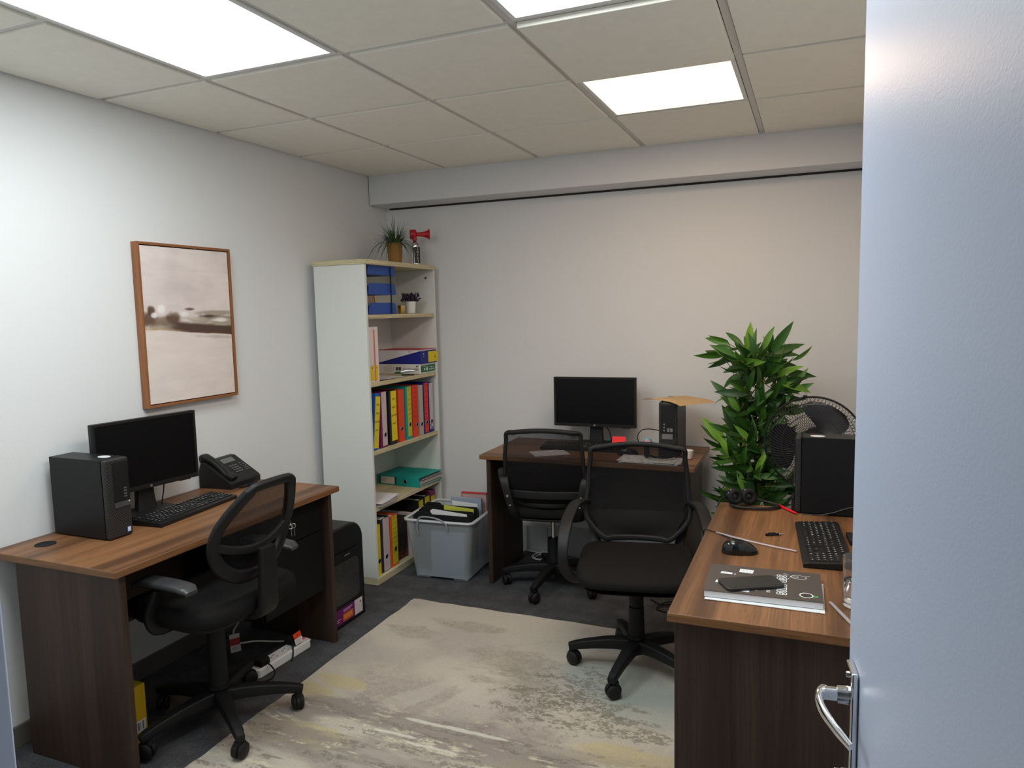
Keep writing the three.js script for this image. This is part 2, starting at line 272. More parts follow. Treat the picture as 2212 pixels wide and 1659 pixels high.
// suspended ceiling: recessed grid of bars, drop-edge tiles between them
{
  const c = structure('ceiling', 'suspended ceiling of white mineral tiles in a metal grid', 'ceiling');
  mesh('slab', span(-0.1, RX + 0.1, 2.5, 2.58, -0.3, 3.74, 0), M.dark, c);
  const xs = [0.544, 1.144, 1.744, 2.344], zs = [0.6602, 1.2602, 1.8602, 2.4602, 3.0602], BY = 2.3735;
  for (const x of xs) mesh('grid_bar', span(x - 0.012, x + 0.012, BY, BY + 0.03, 0.004, FRONT - 0.004, 0), M.bar, c);
  const X = [0, ...xs, RX], Z = [0, ...zs, FRONT];
  for (let i = 0; i < 5; i++) for (const z of zs) {
    const lit = PANELS.some((p) => p[0] <= X[i] + 0.01 && p[1] >= X[i + 1] - 0.01 && p[2] < z - 0.01 && p[3] > z + 0.01);
    if (!lit && X[i + 1] - X[i] > 0.1) mesh('cross_bar', span(X[i] + (i ? 0.0125 : 0.002), X[i + 1] - (i < 4 ? 0.0125 : 0.002), BY, BY + 0.03, z - 0.012, z + 0.012, 0), M.bar, c);
  }
  const shelf = BY + 0.001;
  mesh('wall_angle', span(0.001, 0.016, shelf, shelf + 0.002, 0.002, FRONT - 0.002, 0), M.bar, c);
  mesh('wall_angle', span(0.02, RX - 0.002, shelf, shelf + 0.002, 0.002, 0.016, 0), M.bar, c);
  mesh('wall_angle', span(RX - 0.016, RX - 0.001, shelf, shelf + 0.002, 0.002, FRONT - 0.002, 0), M.bar, c);
  for (let i = 0; i < 5; i++) for (let k = 0; k < 6; k++) {
    const x0 = X[i], x1 = X[i + 1], z0 = Z[k], z1 = Z[k + 1];
    if (PANELS.some((p) => p[0] < x0 + 0.01 && p[1] > x1 - 0.01 && p[2] < z0 + 0.01 && p[3] > z1 - 0.01)) continue;
    const gx0 = i ? 0.0145 : rr(0.006, 0.011), gx1 = i < 4 ? 0.0145 : 0.008, gz0 = k ? 0.0145 : 0.003, gz1 = k < 5 ? 0.0145 : 0.008;
    const sag = i === 3 && k === 2;                          // the tile in front of the warm light hangs over the cross bar
    const y = CEIL - (sag ? 0.010 : 0) + rr(-0.0012, 0.0012);
    const t = mesh('ceiling_tile', span(x0 + gx0, x1 - gx1, y, y + 0.02, z0 + (sag ? -0.013 : gz0), z1 - gz1, 0.003), M.tile, c);
    if (!sag) { t.geometry.translate(-(x0 + x1) / 2, -y, -(z0 + z1) / 2); t.position.set((x0 + x1) / 2, y, (z0 + z1) / 2); t.rotation.set(rr(-1, 1) * 0.0012, 0, rr(-1, 1) * 0.0012); }
  }
}
function panel([x0, x1, z0, z1, col, rad, label], name = 'ceiling_light') {
  const t = thing(name, label, 'ceiling light', [(x0 + x1) / 2, CEIL, (z0 + z1) / 2]);
  const w = x1 - x0 - 0.03, d = z1 - z0 - 0.03, f = 0.016;
  mesh('frame', join(span(-w / 2, w / 2, 0.002, 0.03, -d / 2, -d / 2 + f, 0.002), span(-w / 2, w / 2, 0.002, 0.03, d / 2 - f, d / 2, 0.002), span(-w / 2, -w / 2 + f, 0.002, 0.03, -d / 2 + f, d / 2 - f, 0.002), span(w / 2 - f, w / 2, 0.002, 0.03, -d / 2 + f, d / 2 - f, 0.002)), M.plasticWhite, t);
  const dm = M.diffuser.clone(); dm.emissive = col.clone(); dm.emissiveIntensity = 2.6;
  mesh('diffuser', span(-w / 2 + f, w / 2 - f, 0.009, 0.02, -d / 2 + f, d / 2 - f, 0), dm, t);
  const L = new THREE.RectAreaLight(col, rad, w - 2 * f, d - 2 * f); L.name = 'panel_light';
  L.position.set((x0 + x1) / 2, CEIL + 0.006, (z0 + z1) / 2); L.rotation.x = -PI / 2; L.castShadow = true; scene.add(L);
}
PANELS.forEach((p) => panel(p));
panel([...HALL_PANEL, 'ceiling light panel of the corridor'], 'corridor_light');

// the open door, seen along its face
{
  const d = new THREE.Group(); d.name = 'door_1'; d.userData = { kind: 'structure', label: 'pale blue painted office door standing open, its edge at right', category: 'door' }; scene.add(d);
  d.position.set(2.653, 0, 2.955); d.rotation.y = -(90 - 6) * PI / 180;
  const leaf = new RoundedBoxGeometry(0.70, 2.03, 0.044, 2, 0.002); leaf.translate(0.35, 1.022, -0.022);
  mesh('leaf', boxUV(leaf), M.door, d);
  const h = new THREE.Group(); h.name = 'handle'; h.userData.label = 'chrome lever handle on a long plate'; d.add(h);
  const px = 0.055;
  mesh('plate', box(0.044, 0.185, 0.009, px, 0.968, 0.0048, 0.003), M.chrome, h);
  mesh('lever', join(cyl(0.012, 0.011, 0.014, px, 1.022, 0.015, 20, 'z'), cyl(0.0088, 0.0088, 0.024, px, 1.022, 0.030, 20, 'z'),
    sweep([[px - 0.004, 1.022, 0.036, 0.014, 0.018], [px + 0.010, 1.022, 0.044, 0.010, 0.018], [px + 0.035, 1.019, 0.043, 0.008, 0.016], [px + 0.062, 1.012, 0.032, 0.007, 0.014], [px + 0.085, 1.004, 0.018, 0.006, 0.011]], { e: 2.6, n: 40 })), M.chrome, h);
  for (const y of [1.05, 0.888]) mesh('screw', cyl(0.004, 0.0035, 0.003, px, y, 0.0105, 12, 'z'), M.steel, h);
  mesh('thumb_turn', join(cyl(0.009, 0.009, 0.006, px, 0.915, 0.012, 16, 'z'), box(0.006, 0.016, 0.012, px, 0.915, 0.018, 0.002)), M.chrome, h);
}

// ---------------------------------------------------------------- rug
{
  const n = 60, out = [], edge = (t, s) => 0.006 * (fbm(t * 7, s, 77, 2) - 0.5) * 2;
  const W = RUGW, L = RUGL;
  for (let i = 0; i < n; i++) out.push([edge(i / n * L * 2, 1), i / n * L]);
  for (let i = 0; i < n; i++) out.push([i / n * W, L + edge(i / n * W * 2, 2)]);
  for (let i = 0; i < n; i++) out.push([W + edge(i / n * L * 2, 3), L - i / n * L]);
  for (let i = 0; i < n; i++) out.push([W - i / n * W, edge(i / n * W * 2, 4)]);
  const t = thing('rug', 'beige and grey abstract distressed area rug on the dark carpet', 'rug', [0.682, 0.001, 0.765]);
  const g = prism(out.map(([x, z]) => [x, -z]), 0.009, 0.003); g.rotateX(-PI / 2);
  const p = g.attributes.position, uv = g.attributes.uv; for (let i = 0; i < p.count; i++) uv.setXY(i, p.getX(i) / W, p.getZ(i) / L);
  mesh('pile', g, M.rug, t);
  mesh('binding', tube(out.filter((_, i) => i % 2 === 0).map(([x, z]) => [x, 0.0055, z]), 0.0035, 240, 6, true), M.rugEdge, t);
}

// ---------------------------------------------------------------- desks
function desk(name, label, at, turn, w, d, { near = 0.03, far = 0.03, inset = 0.025, drop = 0.02, grommet } = {}) {
  // local: length along x (0..w), front edge at z = d, back at z = 0
  const t = thing(name, label, 'desk', at, turn);
  mesh('desk_top', span(0, w, 0.705, 0.73, 0, d, 0.003, 'x'), M.walnut, t);
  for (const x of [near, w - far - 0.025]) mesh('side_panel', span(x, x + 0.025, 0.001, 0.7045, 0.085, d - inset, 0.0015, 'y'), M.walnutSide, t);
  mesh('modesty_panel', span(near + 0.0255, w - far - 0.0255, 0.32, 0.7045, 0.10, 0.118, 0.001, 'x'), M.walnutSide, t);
  if (grommet) mesh('cable_grommet', lathe([[0.0, 0.7305], [0.026, 0.7305], [0.027, 0.7325], [0.033, 0.7325], [0.034, 0.7302]], 28).translate(grommet[0], 0, grommet[1]), M.blackMatte, t);
  return t;
}
desk('desk', 'brown wood-grain desk against the left wall under the painting', [0.006, 0, 2.43], PI / 2, 1.16, 0.605, { grommet: [0.12, 0.115] });
desk('desk', 'dark brown wood desk against the back wall', [0.928, 0, -0.125], 0, 1.152, 0.565, {});
desk('desk', 'brown wood-grain desk in the right foreground beside the open door', [2.873, 0, 1.033], -PI / 2, 1.13, 0.607, { inset: 0.014 });

// pedestal hung under the left desk
{
  const t = thing('drawer_unit', 'black two-drawer unit with keys hanging in its lock, under the left desk', 'drawers', [0, 0, 0]);
  const dark = phy({ color: lin(0.005, 0.005, 0.005), roughness: 0.6, specularIntensity: 0.35 });
  mesh('carcass', span(0.13, 0.545, 0.26, 0.70, 1.34, 1.735, 0.002), dark, t);
  for (const [a, b] of [[0.545, 0.696], [0.265, 0.54]]) mesh('drawer', span(0.5455, 0.563, a, b, 1.343, 1.732, 0.002), dark, t);
  mesh('lock', cyl(0.0105, 0.0095, 0.008, 0.567, 0.662, 1.598, 20, 'x'), M.chrome, t);
  const k = mesh('key', join(box(0.02, 0.003, 0.010, 0.58, 0.662, 1.598, 0.001), new THREE.TorusGeometry(0.013, 0.0014, 6, 20).rotateY(PI / 2).translate(0.588, 0.648, 1.596)), M.steel, t);
  mesh('key', join(new THREE.TorusGeometry(0.009, 0.0022, 6, 16).rotateY(1.1).translate(0.59, 0.628, 1.588), box(0.003, 0.032, 0.006, 0.592, 0.604, 1.587, 0.001)), M.steel, t);
  mesh('key', join(new THREE.TorusGeometry(0.009, 0.0022, 6, 16).rotateY(0.5).translate(0.594, 0.63, 1.576), box(0.003, 0.034, 0.006, 0.596, 0.603, 1.573, 0.001)), M.steel, t);
}

// ---------------------------------------------------------------- painting
{
  T.art = canvasTex(512, 716, (g, w, h) => {
    const im = g.createImageData(w, h);
    for (let y = 0, i = 0; y < h; y++) for (let x = 0; x < w; x++, i += 4) {
      const u = x / w, v = y / h, sky = fbm(u * 3, v * 4, 201, 4), brush = fbm(u * 7, v * 34, 202, 4), soft = fbm(u * 9, v * 9, 203, 4);
      let c = v < 0.5 ? mixc([230, 217, 213], [212, 199, 196], cl((sky - 0.35) * 2 + (v < 0.15 ? u * 0.5 : 0))) : mixc([230, 218, 212], [220, 206, 200], sky);
      const hz = 0.525 + 0.055 * u + 0.012 * (fbm(u * 6, 3, 204, 3) - 0.5);         // lower edge of the dark shore
      const blob = (cx, cy, rx, ry, k = 0.5) => sst(1.15, 0.45, Math.hypot((u - cx) / rx, (v - cy) / ry) + k * (soft - 0.5) * 2);
      const lay = (col, a) => { c = mixc(c, col, cl(a)); };
      lay([150, 138, 118], 0.75 * sst(0.43, 0.49, v) * sst(hz + 0.005, hz - 0.01, v) * sst(0.3, 0.62, brush + 0.25 * u));
      lay([120, 106, 88], 0.55 * blob(0.8, 0.425, 0.32, 0.022) + 0.5 * blob(0.85, 0.46, 0.3, 0.02));
      lay([92, 74, 64], 0.95 * blob(0.72, 0.447, 0.13, 0.014, 0.3));
      lay([96, 70, 58], 0.95 * blob(0.07, 0.40, 0.05, 0.035) + 0.9 * blob(0.03, 0.46, 0.09, 0.06));
      lay([100, 78, 64], 0.9 * blob(0.32, 0.455, 0.09, 0.045) + 0.55 * blob(0.2, 0.475, 0.2, 0.035));
      lay([112, 84, 80], 0.9 * blob(0.5, 0.398, 0.07, 0.012, 0.3));
      lay([78, 58, 50], 0.96 * sst(hz - 0.085 + 0.035 * brush, hz - 0.05, v) * sst(hz + 0.004, hz - 0.006, v) * sst(0.16, 0.4, u + 0.12 * (soft - 0.5)));
      lay([112, 66, 44], 0.6 * sst(hz - 0.02, hz - 0.004, v) * sst(hz + 0.002, hz - 0.004, v) * sst(0.5, 0.7, u));
      lay([186, 150, 112], 0.6 * sst(hz - 0.016, hz - 0.006, v) * sst(hz + 0.004, hz - 0.004, v) * sst(0.55, 0.3, u));
      lay([240, 236, 234], 0.9 * blob(0.18, 0.395, 0.05, 0.035, 0.3) + 0.85 * blob(0.1, 0.435, 0.035, 0.02, 0.4) + 0.75 * blob(0.43, 0.43, 0.07, 0.025, 0.6) + 0.85 * blob(0.86, 0.475, 0.14, 0.018, 0.4));
      lay([158, 148, 136], 0.4 * blob(0.82, hz + 0.022, 0.26, 0.016));
      const k = 0.97 + 0.06 * brush; im.data[i] = c[0] * k; im.data[i + 1] = c[1] * k; im.data[i + 2] = c[2] * k; im.data[i + 3] = 255;
    }
    g.putImageData(im, 0, 0);
  });
  const t = thing('painting', 'abstract shoreline canvas in a thin brown wooden frame on the left wall', 'painting', [0.0015, 1.481, 1.512], PI / 2);
  const w = 0.515, h = 0.694, f = 0.011, D = 0.036, frame = std({ color: lin(0.46, 0.20, 0.11), map: T.maple, roughness: 0.5 });
  for (const [a, b, c, d2] of [[-w / 2, -w / 2 + f, -h / 2, h / 2], [w / 2 - f, w / 2, -h / 2, h / 2]]) mesh('frame_side', span(a, b, c, d2, 0, D, 0.001, 'y'), frame, t);
  for (const [c, d2] of [[-h / 2, -h / 2 + f], [h / 2 - f, h / 2]]) mesh('frame_side', span(-w / 2 + f, w / 2 - f, c, d2, 0, D, 0.001, 'x'), frame, t);
  mesh('backing', span(-w / 2 + f, w / 2 - f, -h / 2 + f, h / 2 - f, 0.004, 0.010, 0), M.dark, t);
  const cw = w - 2 * f - 0.008, ch = h - 2 * f - 0.008, g = box(cw, ch, 0.02, 0, 0, 0.0205, 0.001), p = g.attributes.position, uv = g.attributes.uv;
  for (let i = 0; i < p.count; i++) uv.setXY(i, p.getX(i) / cw + 0.5, p.getY(i) / ch + 0.5);
  mesh('canvas', g, std({ map: T.art, roughness: 0.9 }), t);
}

// ---------------------------------------------------------------- chairs
function caster() {
  const g = [];
  for (const s of [-1, 1]) { g.push(lathe([[0.001, -0.009], [0.022, -0.009], [0.0275, -0.006], [0.029, 0], [0.0275, 0.006], [0.02, 0.009], [0.012, 0.011], [0.001, 0.0115]], 24).rotateZ(-s * PI / 2).translate(s * 0.0125, 0.0295, 0)); }
  g.push(new THREE.CylinderGeometry(0.033, 0.033, 0.012, 24, 1, false, -PI * 0.1, PI * 0.95).rotateZ(PI / 2).translate(0, 0.03, 0.001));
  g.push(cyl(0.007, 0.007, 0.02, 0, 0.066, 0.012, 12), cyl(0.013, 0.012, 0.012, 0, 0.06, 0.012, 16));
  return join(g.map(plain));
}
const casterG = caster();
function starBase(parent, r, rot) {
  const b = new THREE.Group(); b.name = 'star_base'; parent.add(b);
  mesh('hub', lathe([[0.001, 0.075], [0.036, 0.075], [0.042, 0.09], [0.04, 0.115], [0.032, 0.128], [0.028, 0.14], [0.001, 0.14]], 28), M.chairPlastic, b);
  const leg = sweep([[0.025, 0.108, 0, 0.056, 0.052], [0.10, 0.108, 0, 0.048, 0.046], [r - 0.06, 0.095, 0, 0.038, 0.038], [r - 0.01, 0.085, 0, 0.035, 0.034], [r + 0.02, 0.078, 0, 0.028, 0.028]], { n: 20, e: 5, seg: 16 });
  for (let k = 0; k < 5; k++) {
    const a = (rot + 72 * k) * PI / 180;
    const l = mesh('leg', leg, M.chairPlastic, b); l.rotation.y = -a;
    const c = mesh('caster', casterG, M.black, b); c.position.set(Math.cos(a) * r, 0, Math.sin(a) * r); c.rotation.y = [0.7, 2.3, -1.9, 0.2, 1.4][k];
  }
  return b;
}
function lift(parent, seatY, cover = 0.13) {
  mesh('gas_lift', cyl(0.0125, 0.0125, seatY - 0.18, 0, (seatY + 0.14) / 2, 0, 20), M.steel, parent);
  mesh('column_cover', join(cyl(0.034, 0.031, cover, 0, 0.14 + cover / 2, 0, 24), cyl(0.039, 0.039, 0.012, 0, 0.145, 0, 24)), M.chairPlastic, parent);
  mesh('tilt_mechanism', join(box(0.17, 0.035, 0.22, 0, seatY - 0.022, 0, 0.01), cyl(0.029, 0.031, 0.10, 0, seatY - 0.08, 0, 20), cyl(0.018, 0.016, 0.05, 0, seatY - 0.03, 0.13, 16, 'z'), tube([[0.06, seatY - 0.025, 0.03], [0.14, seatY - 0.03, 0.03], [0.2, seatY - 0.028, 0.03]], 0.005)), M.chairPlastic, parent);
}
function seatGeo(w, d, h, y) {      // cushion: rounded plan, domed top, waterfall front
  const g = surf((u, v) => {
    const a = u * 2 * PI, e = 5, c = Math.cos(a), s = Math.sin(a);
    const X = Math.sign(c) * Math.abs(c) ** (2 / e) * w / 2, Z = Math.sign(s) * Math.abs(s) ** (2 / e) * d / 2;
    const P = [[0, 0], [0.9, 0], [0.985, 0.15], [1, 0.45], [0.985, 0.75], [0.94, 0.92], [0.8, 1.0], [0.4, 1.03], [0, 1.03]], f = v * (P.length - 1), i = Math.min(Math.floor(f), P.length - 2), k = f - i;
    const R = P[i][0] + (P[i + 1][0] - P[i][0]) * k, Y = P[i][1] + (P[i + 1][1] - P[i][1]) * k, z = Z * R;
    return [X * R, y + Y * h - 0.02 * sst(0.25, 0.5, z / d) * Y + 0.012 * Math.abs(X * R / w * 2) ** 3 * Y, z];
  }, 48, 24, 1.4, 0.4);
  g.scale(1, 1, 1); return g;
}
// task chair with a square mesh back and looped arms; faces +z, stands at the origin
function meshChair(label, r, rot) {
  const t = thing('office_chair', label, 'office chair');
  const SY = 0.405;
  starBase(t, r, rot); lift(t, SY);
  mesh('seat_pan', seatGeo(0.44, 0.42, 0.02, SY - 0.004).translate(0, 0, 0.01), M.chairPlastic, t);
  mesh('seat', seatGeo(0.47, 0.46, 0.062, SY + 0.014).translate(0, 0, 0.015), M.seat, t);
  const half = (v) => { const P = [[0, 0.135], [0.10, 0.19], [0.26, 0.228], [0.6, 0.216], [1, 0.203]]; for (let i = 0; i < 4; i++) if (v <= P[i + 1][0]) { const k = sst(P[i][0], P[i + 1][0], v); return P[i][1] + (P[i + 1][1] - P[i][1]) * k; } return 0.205; };
  const bz = (v) => -0.215 - 0.075 * v + 0.04 * Math.sin(v * PI) * -0.6, Y0 = 0.495, H = 0.392;
  const at = (u, v) => { const x = u * half(v); return [x, Y0 + H * v + (v > 0.9 ? -0.02 * (u * u - 0.5) * (v - 0.9) * 10 : 0), bz(v) + 0.028 * u * u]; };
  const net = mesh('back_mesh', surf((u, v) => at(u * 2 - 1, v), 24, 24, 0.42 / 0.0044, H / 0.0044), M.net, t);
  const loop = []; const S = 9;
  for (let i = 0; i < S; i++) loop.push([...at(-1 + 2 * i / S * 1, 0), 0.026, 0.02]);
  for (let i = 0; i < S; i++) loop.push([...at(1, i / S), 0.022, 0.02]);
  for (let i = 0; i < S; i++) loop.push([...at(1 - 2 * i / S, 1), 0.022, 0.03]);
  for (let i = 0; i < S; i++) loop.push([...at(-1, 1 - i / S), 0.022, 0.02]);
  mesh('back_frame', sweep(loop, { n: 160, seg: 10, e: 3, closed: true, up: V(0, 0.15, 1) }), M.chairPlastic, t);
  const bar = []; for (let i = -4; i <= 4; i++) { const p = at(i / 4 * 0.97, 0.16); bar.push([p[0], p[1], p[2] - 0.012, 0.014, 0.042]); }
  mesh('lumbar_bar', sweep(bar, { n: 24, e: 4, up: V(0, 1, 0) }), M.chairPlastic, t);
  mesh('lumbar_pad', surf((u, v) => { const p = at((u * 2 - 1) * 0.9, 0.03 + 0.26 * v); return [p[0], p[1], p[2] + 0.006 + 0.012 * Math.sin(v * PI) * Math.sin(u * PI)]; }, 16, 8, 0.4, 0.1), M.seat, t);
  for (const s of [-1, 1]) {   // each arm is one bent strip: seat side, up past the back bar, forward, down again
    const P = [[0.15, SY + 0.002, -0.13], [0.165, SY + 0.012, -0.185], [0.185, SY + 0.075, -0.238], [0.205, SY + 0.16, -0.262], [0.228, SY + 0.235, -0.245], [0.258, SY + 0.252, -0.16], [0.275, SY + 0.238, -0.04], [0.285, SY + 0.20, 0.06], [0.288, SY + 0.13, 0.115], [0.28, SY + 0.055, 0.12], [0.245, SY + 0.008, 0.10], [0.17, SY + 0.002, 0.085]];
    mesh('armrest', sweep(P.map(([x, y, z], i) => [s * x, y, z, 0.017, i > 3 && i < 8 ? 0.05 : 0.042]), { n: 84, e: 4.5, seg: 14, up: V(1, 0, 0) }), M.chairPlastic, t);
    for (const [x, y, z] of [[0.192, 0.100, -0.256], [0.203, 0.15, -0.271]]) mesh('bolt', cyl(0.006, 0.0055, 0.005, s * x, SY + y, z, 12, 'z'), M.steel, t);
  }
  return t;
}
const chairC = meshChair('black mesh office chair on the rug, turned to face the doorway', 0.262, 22);
chairC.position.set(1.945, 0.011, 1.107); chairC.rotation.y = 0.2; chairC.getObjectByName('star_base').rotation.y = -0.26;
const chairB = dup(chairC, [1.312, 0.001, 0.332], PI + 0.17, 'black mesh office chair pushed in at the back desk, its back to the doorway');
chairB.getObjectByName('star_base').rotation.y = (-30.3 - 15.5) * PI / 180;
for (const o of chairB.children) if (!['star_base', 'gas_lift', 'column_cover'].includes(o.name)) { o.position.y += 0.012; o.scale.x = 0.93; }   // its seat is set higher and its back is narrower
{ const m = chairB.getObjectByName('tilt_mechanism'); m.scale.y = 0.4; m.position.y = 0.405 * 0.6 + 0.012; }

// task chair with a pear-shaped open back; faces +z
{
  const t = thing('office_chair', 'black office chair with a rounded pear-shaped back, at the left desk', 'office chair', [0.588, 0.010, 2.025], -PI / 2 - 0.04);
  const SY = 0.45;
  const b = starBase(t, 0.275, 0); b.rotation.y = 57 * PI / 180 + 0.04;
  lift(t, SY, 0.22);
  mesh('seat_pan', seatGeo(0.43, 0.40, 0.02, SY - 0.004), M.chairPlastic, t);
  mesh('seat', seatGeo(0.48, 0.47, 0.065, SY + 0.014).translate(0, 0, 0.0), M.seat, t);
  // outline (x, y) of the back; z leans back with height
  const zy = (y) => { const v = (y - 0.60) / 0.34; return -0.205 - 0.10 * v - 0.02 * v * v + 0.02 * Math.sin(v * PI); };
  const half = [[0.605, 0.05], [0.625, 0.098], [0.665, 0.14], [0.72, 0.166], [0.785, 0.17], [0.84, 0.15], [0.885, 0.122], [0.918, 0.098], [0.932, 0.088]];
  const hw = (y) => { for (let i = 0; i < half.length - 1; i++) if (y <= half[i + 1][0]) { const k = (y - half[i][0]) / (half[i + 1][0] - half[i][0]); return half[i][1] + (half[i + 1][1] - half[i][1]) * k; } return 0.092; };
  const zz = (x, y) => zy(y) + 0.9 * x * x;
  const loop = [];
  for (const [y, w] of half) loop.push([w, y, zz(w, y), y > 0.92 ? 0.03 : y < 0.67 ? 0.05 : 0.046, 0.026]);
  loop.push([0.05, 0.938, zz(0.05, 0.938), 0.032, 0.024], [-0.05, 0.938, zz(0.05, 0.938), 0.032, 0.024]);
  for (const [y, w] of half.slice().reverse()) loop.push([-w, y, zz(w, y), y > 0.92 ? 0.03 : y < 0.67 ? 0.05 : 0.046, 0.026]);
  mesh('back_frame', sweep(loop, { n: 150, seg: 12, e: 3, closed: true, up: V(0, 0.35, 1).normalize() }), M.chairPlastic, t);
  mesh('back_mesh', surf((u, v) => { const y = 0.725 + 0.215 * v, x = (u * 2 - 1) * (hw(y) - 0.004); return [x, y - 0.03 * (1 - v) * (1 - (u * 2 - 1) ** 2), zz(x, y) + 0.004]; }, 24, 24, 0.36 / 0.0044, 0.28 / 0.0044), M.net, t);
  const bar = []; for (let i = -5; i <= 5; i++) { const k = i / 5, y = 0.742 - 0.045 * (1 - k * k), x = k * (hw(y) - 0.004); bar.push([x, y, zz(x, y) - 0.002, 0.018, 0.03]); }
  mesh('cross_bar', sweep(bar, { n: 30, e: 3 }), M.chairPlastic, t);
  mesh('lumbar_cushion', surf((u, v) => { const y = 0.615 + 0.085 * v, x = (u * 2 - 1) * (hw(y) - 0.02); return [x, y, zz(x, y) + 0.012]; }, 16, 6, 0.3, 0.1), M.seat, t);
  mesh('back_support', sweep([[0, SY + 0.005, -0.12, 0.075, 0.03], [0, SY + 0.004, -0.2, 0.078, 0.03], [0, SY + 0.03, -0.255, 0.078, 0.034], [0, SY + 0.12, -0.268, 0.074, 0.034], [0, 0.705, -0.272, 0.070, 0.028]], { n: 30, e: 5, up: V(0, 0, 1) }), M.chairPlastic, t);
  for (const s of [-1, 1]) {
    mesh('arm_post', sweep([[s * 0.17, SY + 0.002, 0.02, 0.05, 0.018], [s * 0.225, SY + 0.005, 0.02, 0.05, 0.018], [s * 0.25, SY + 0.05, 0.018, 0.046, 0.018], [s * 0.245, SY + 0.155, -0.03, 0.044, 0.018]], { n: 24, e: 4, up: V(0, 0, 1) }), M.chairPlastic, t);
    mesh('arm_pad', sweep([[s * 0.243, SY + 0.158, 0.080, 0.045, 0.018], [s * 0.24, SY + 0.172, 0.055, 0.062, 0.024], [s * 0.24, SY + 0.176, -0.050, 0.07, 0.026], [s * 0.24, SY + 0.172, -0.150, 0.066, 0.024], [s * 0.243, SY + 0.162, -0.178, 0.045, 0.016]], { n: 30, e: 3.2 }), std({ color: lin(0.035, 0.036, 0.038), roughness: 0.38 }), t);
  }
}

// ---------------------------------------------------------------- computers
const print_ = (w, h, fn, rough = 0.6) => std({ map: canvasTex(w, h, fn), roughness: rough });
function decal(name, w, h, mat, parent, [x, y, z], rx = 0, ry = 0, rz = 0, label) {   // a real thin sheet or sticker, 0.5 mm thick, its print on +z
  const g = plain(new THREE.BoxGeometry(w, h, 0.0006)), p = g.attributes.position, uv = g.attributes.uv;
  for (let i = 0; i < p.count; i++) uv.setXY(i, p.getX(i) / w + 0.5, p.getY(i) / h + 0.5);
  const o = mesh(name, g, mat, parent, label); o.position.set(x, y, z); o.rotation.set(rx, ry, rz); return o;
}
function monitor(label, at, turn, w, h) {        // faces +z, stands at the origin
  const t = thing('monitor', label, 'monitor', at, turn);
  const b = 0.105, cy = b + h / 2;
  mesh('base', prism(rrect(0.20, 0.165, 0.012), 0.012, 0.003).rotateX(-PI / 2).translate(0, 0.0005, 0.01), M.black, t);
  mesh('neck', join(sweep([[0, 0.008, -0.03, 0.085, 0.03], [0, 0.08, -0.034, 0.075, 0.028], [0, b + 0.09, -0.036, 0.07, 0.026]], { n: 10, e: 6, up: V(0, 0, 1) }), box(0.12, 0.12, 0.02, 0, cy, -0.032, 0.004)), M.black, t);
  mesh('housing', join(box(w, h, 0.022, 0, cy, 0, 0.004), box(w * 0.8, h * 0.75, 0.02, 0, cy, -0.02, 0.009)), M.black, t);
  const f = 0.011, fb = 0.017;
  mesh('bezel', join(span(-w / 2, w / 2, b, b + fb, 0.0112, 0.0155, 0.001), span(-w / 2, w / 2, b + h - f, b + h, 0.0112, 0.0155, 0.001), span(-w / 2, -w / 2 + f, b + fb, b + h - f, 0.0112, 0.0155, 0.001), span(w / 2 - f, w / 2, b + fb, b + h - f, 0.0112, 0.0155, 0.001)), M.black, t);
  mesh('screen', span(-w / 2 + f, w / 2 - f, b + fb, b + h - f, 0.0112, 0.013, 0), M.screen, t);
  mesh('emblem', cyl(0.0055, 0.0055, 0.0012, 0, b + fb / 2, 0.0158, 16, 'z'), M.steel, t);
  mesh('button_cluster', box(0.05, 0.006, 0.01, w / 2 - 0.06, b - 0.002, 0.002, 0.001), M.black, t);
  return t;
}
monitor('black computer monitor on the left desk below the framed painting', [0.140, 0.7305, 1.884], 83.5 * PI / 180, 0.445, 0.285);
monitor('black computer monitor on the back desk between the two chairs', [1.452, 0.7305, -0.02], 0.02, 0.482, 0.285);

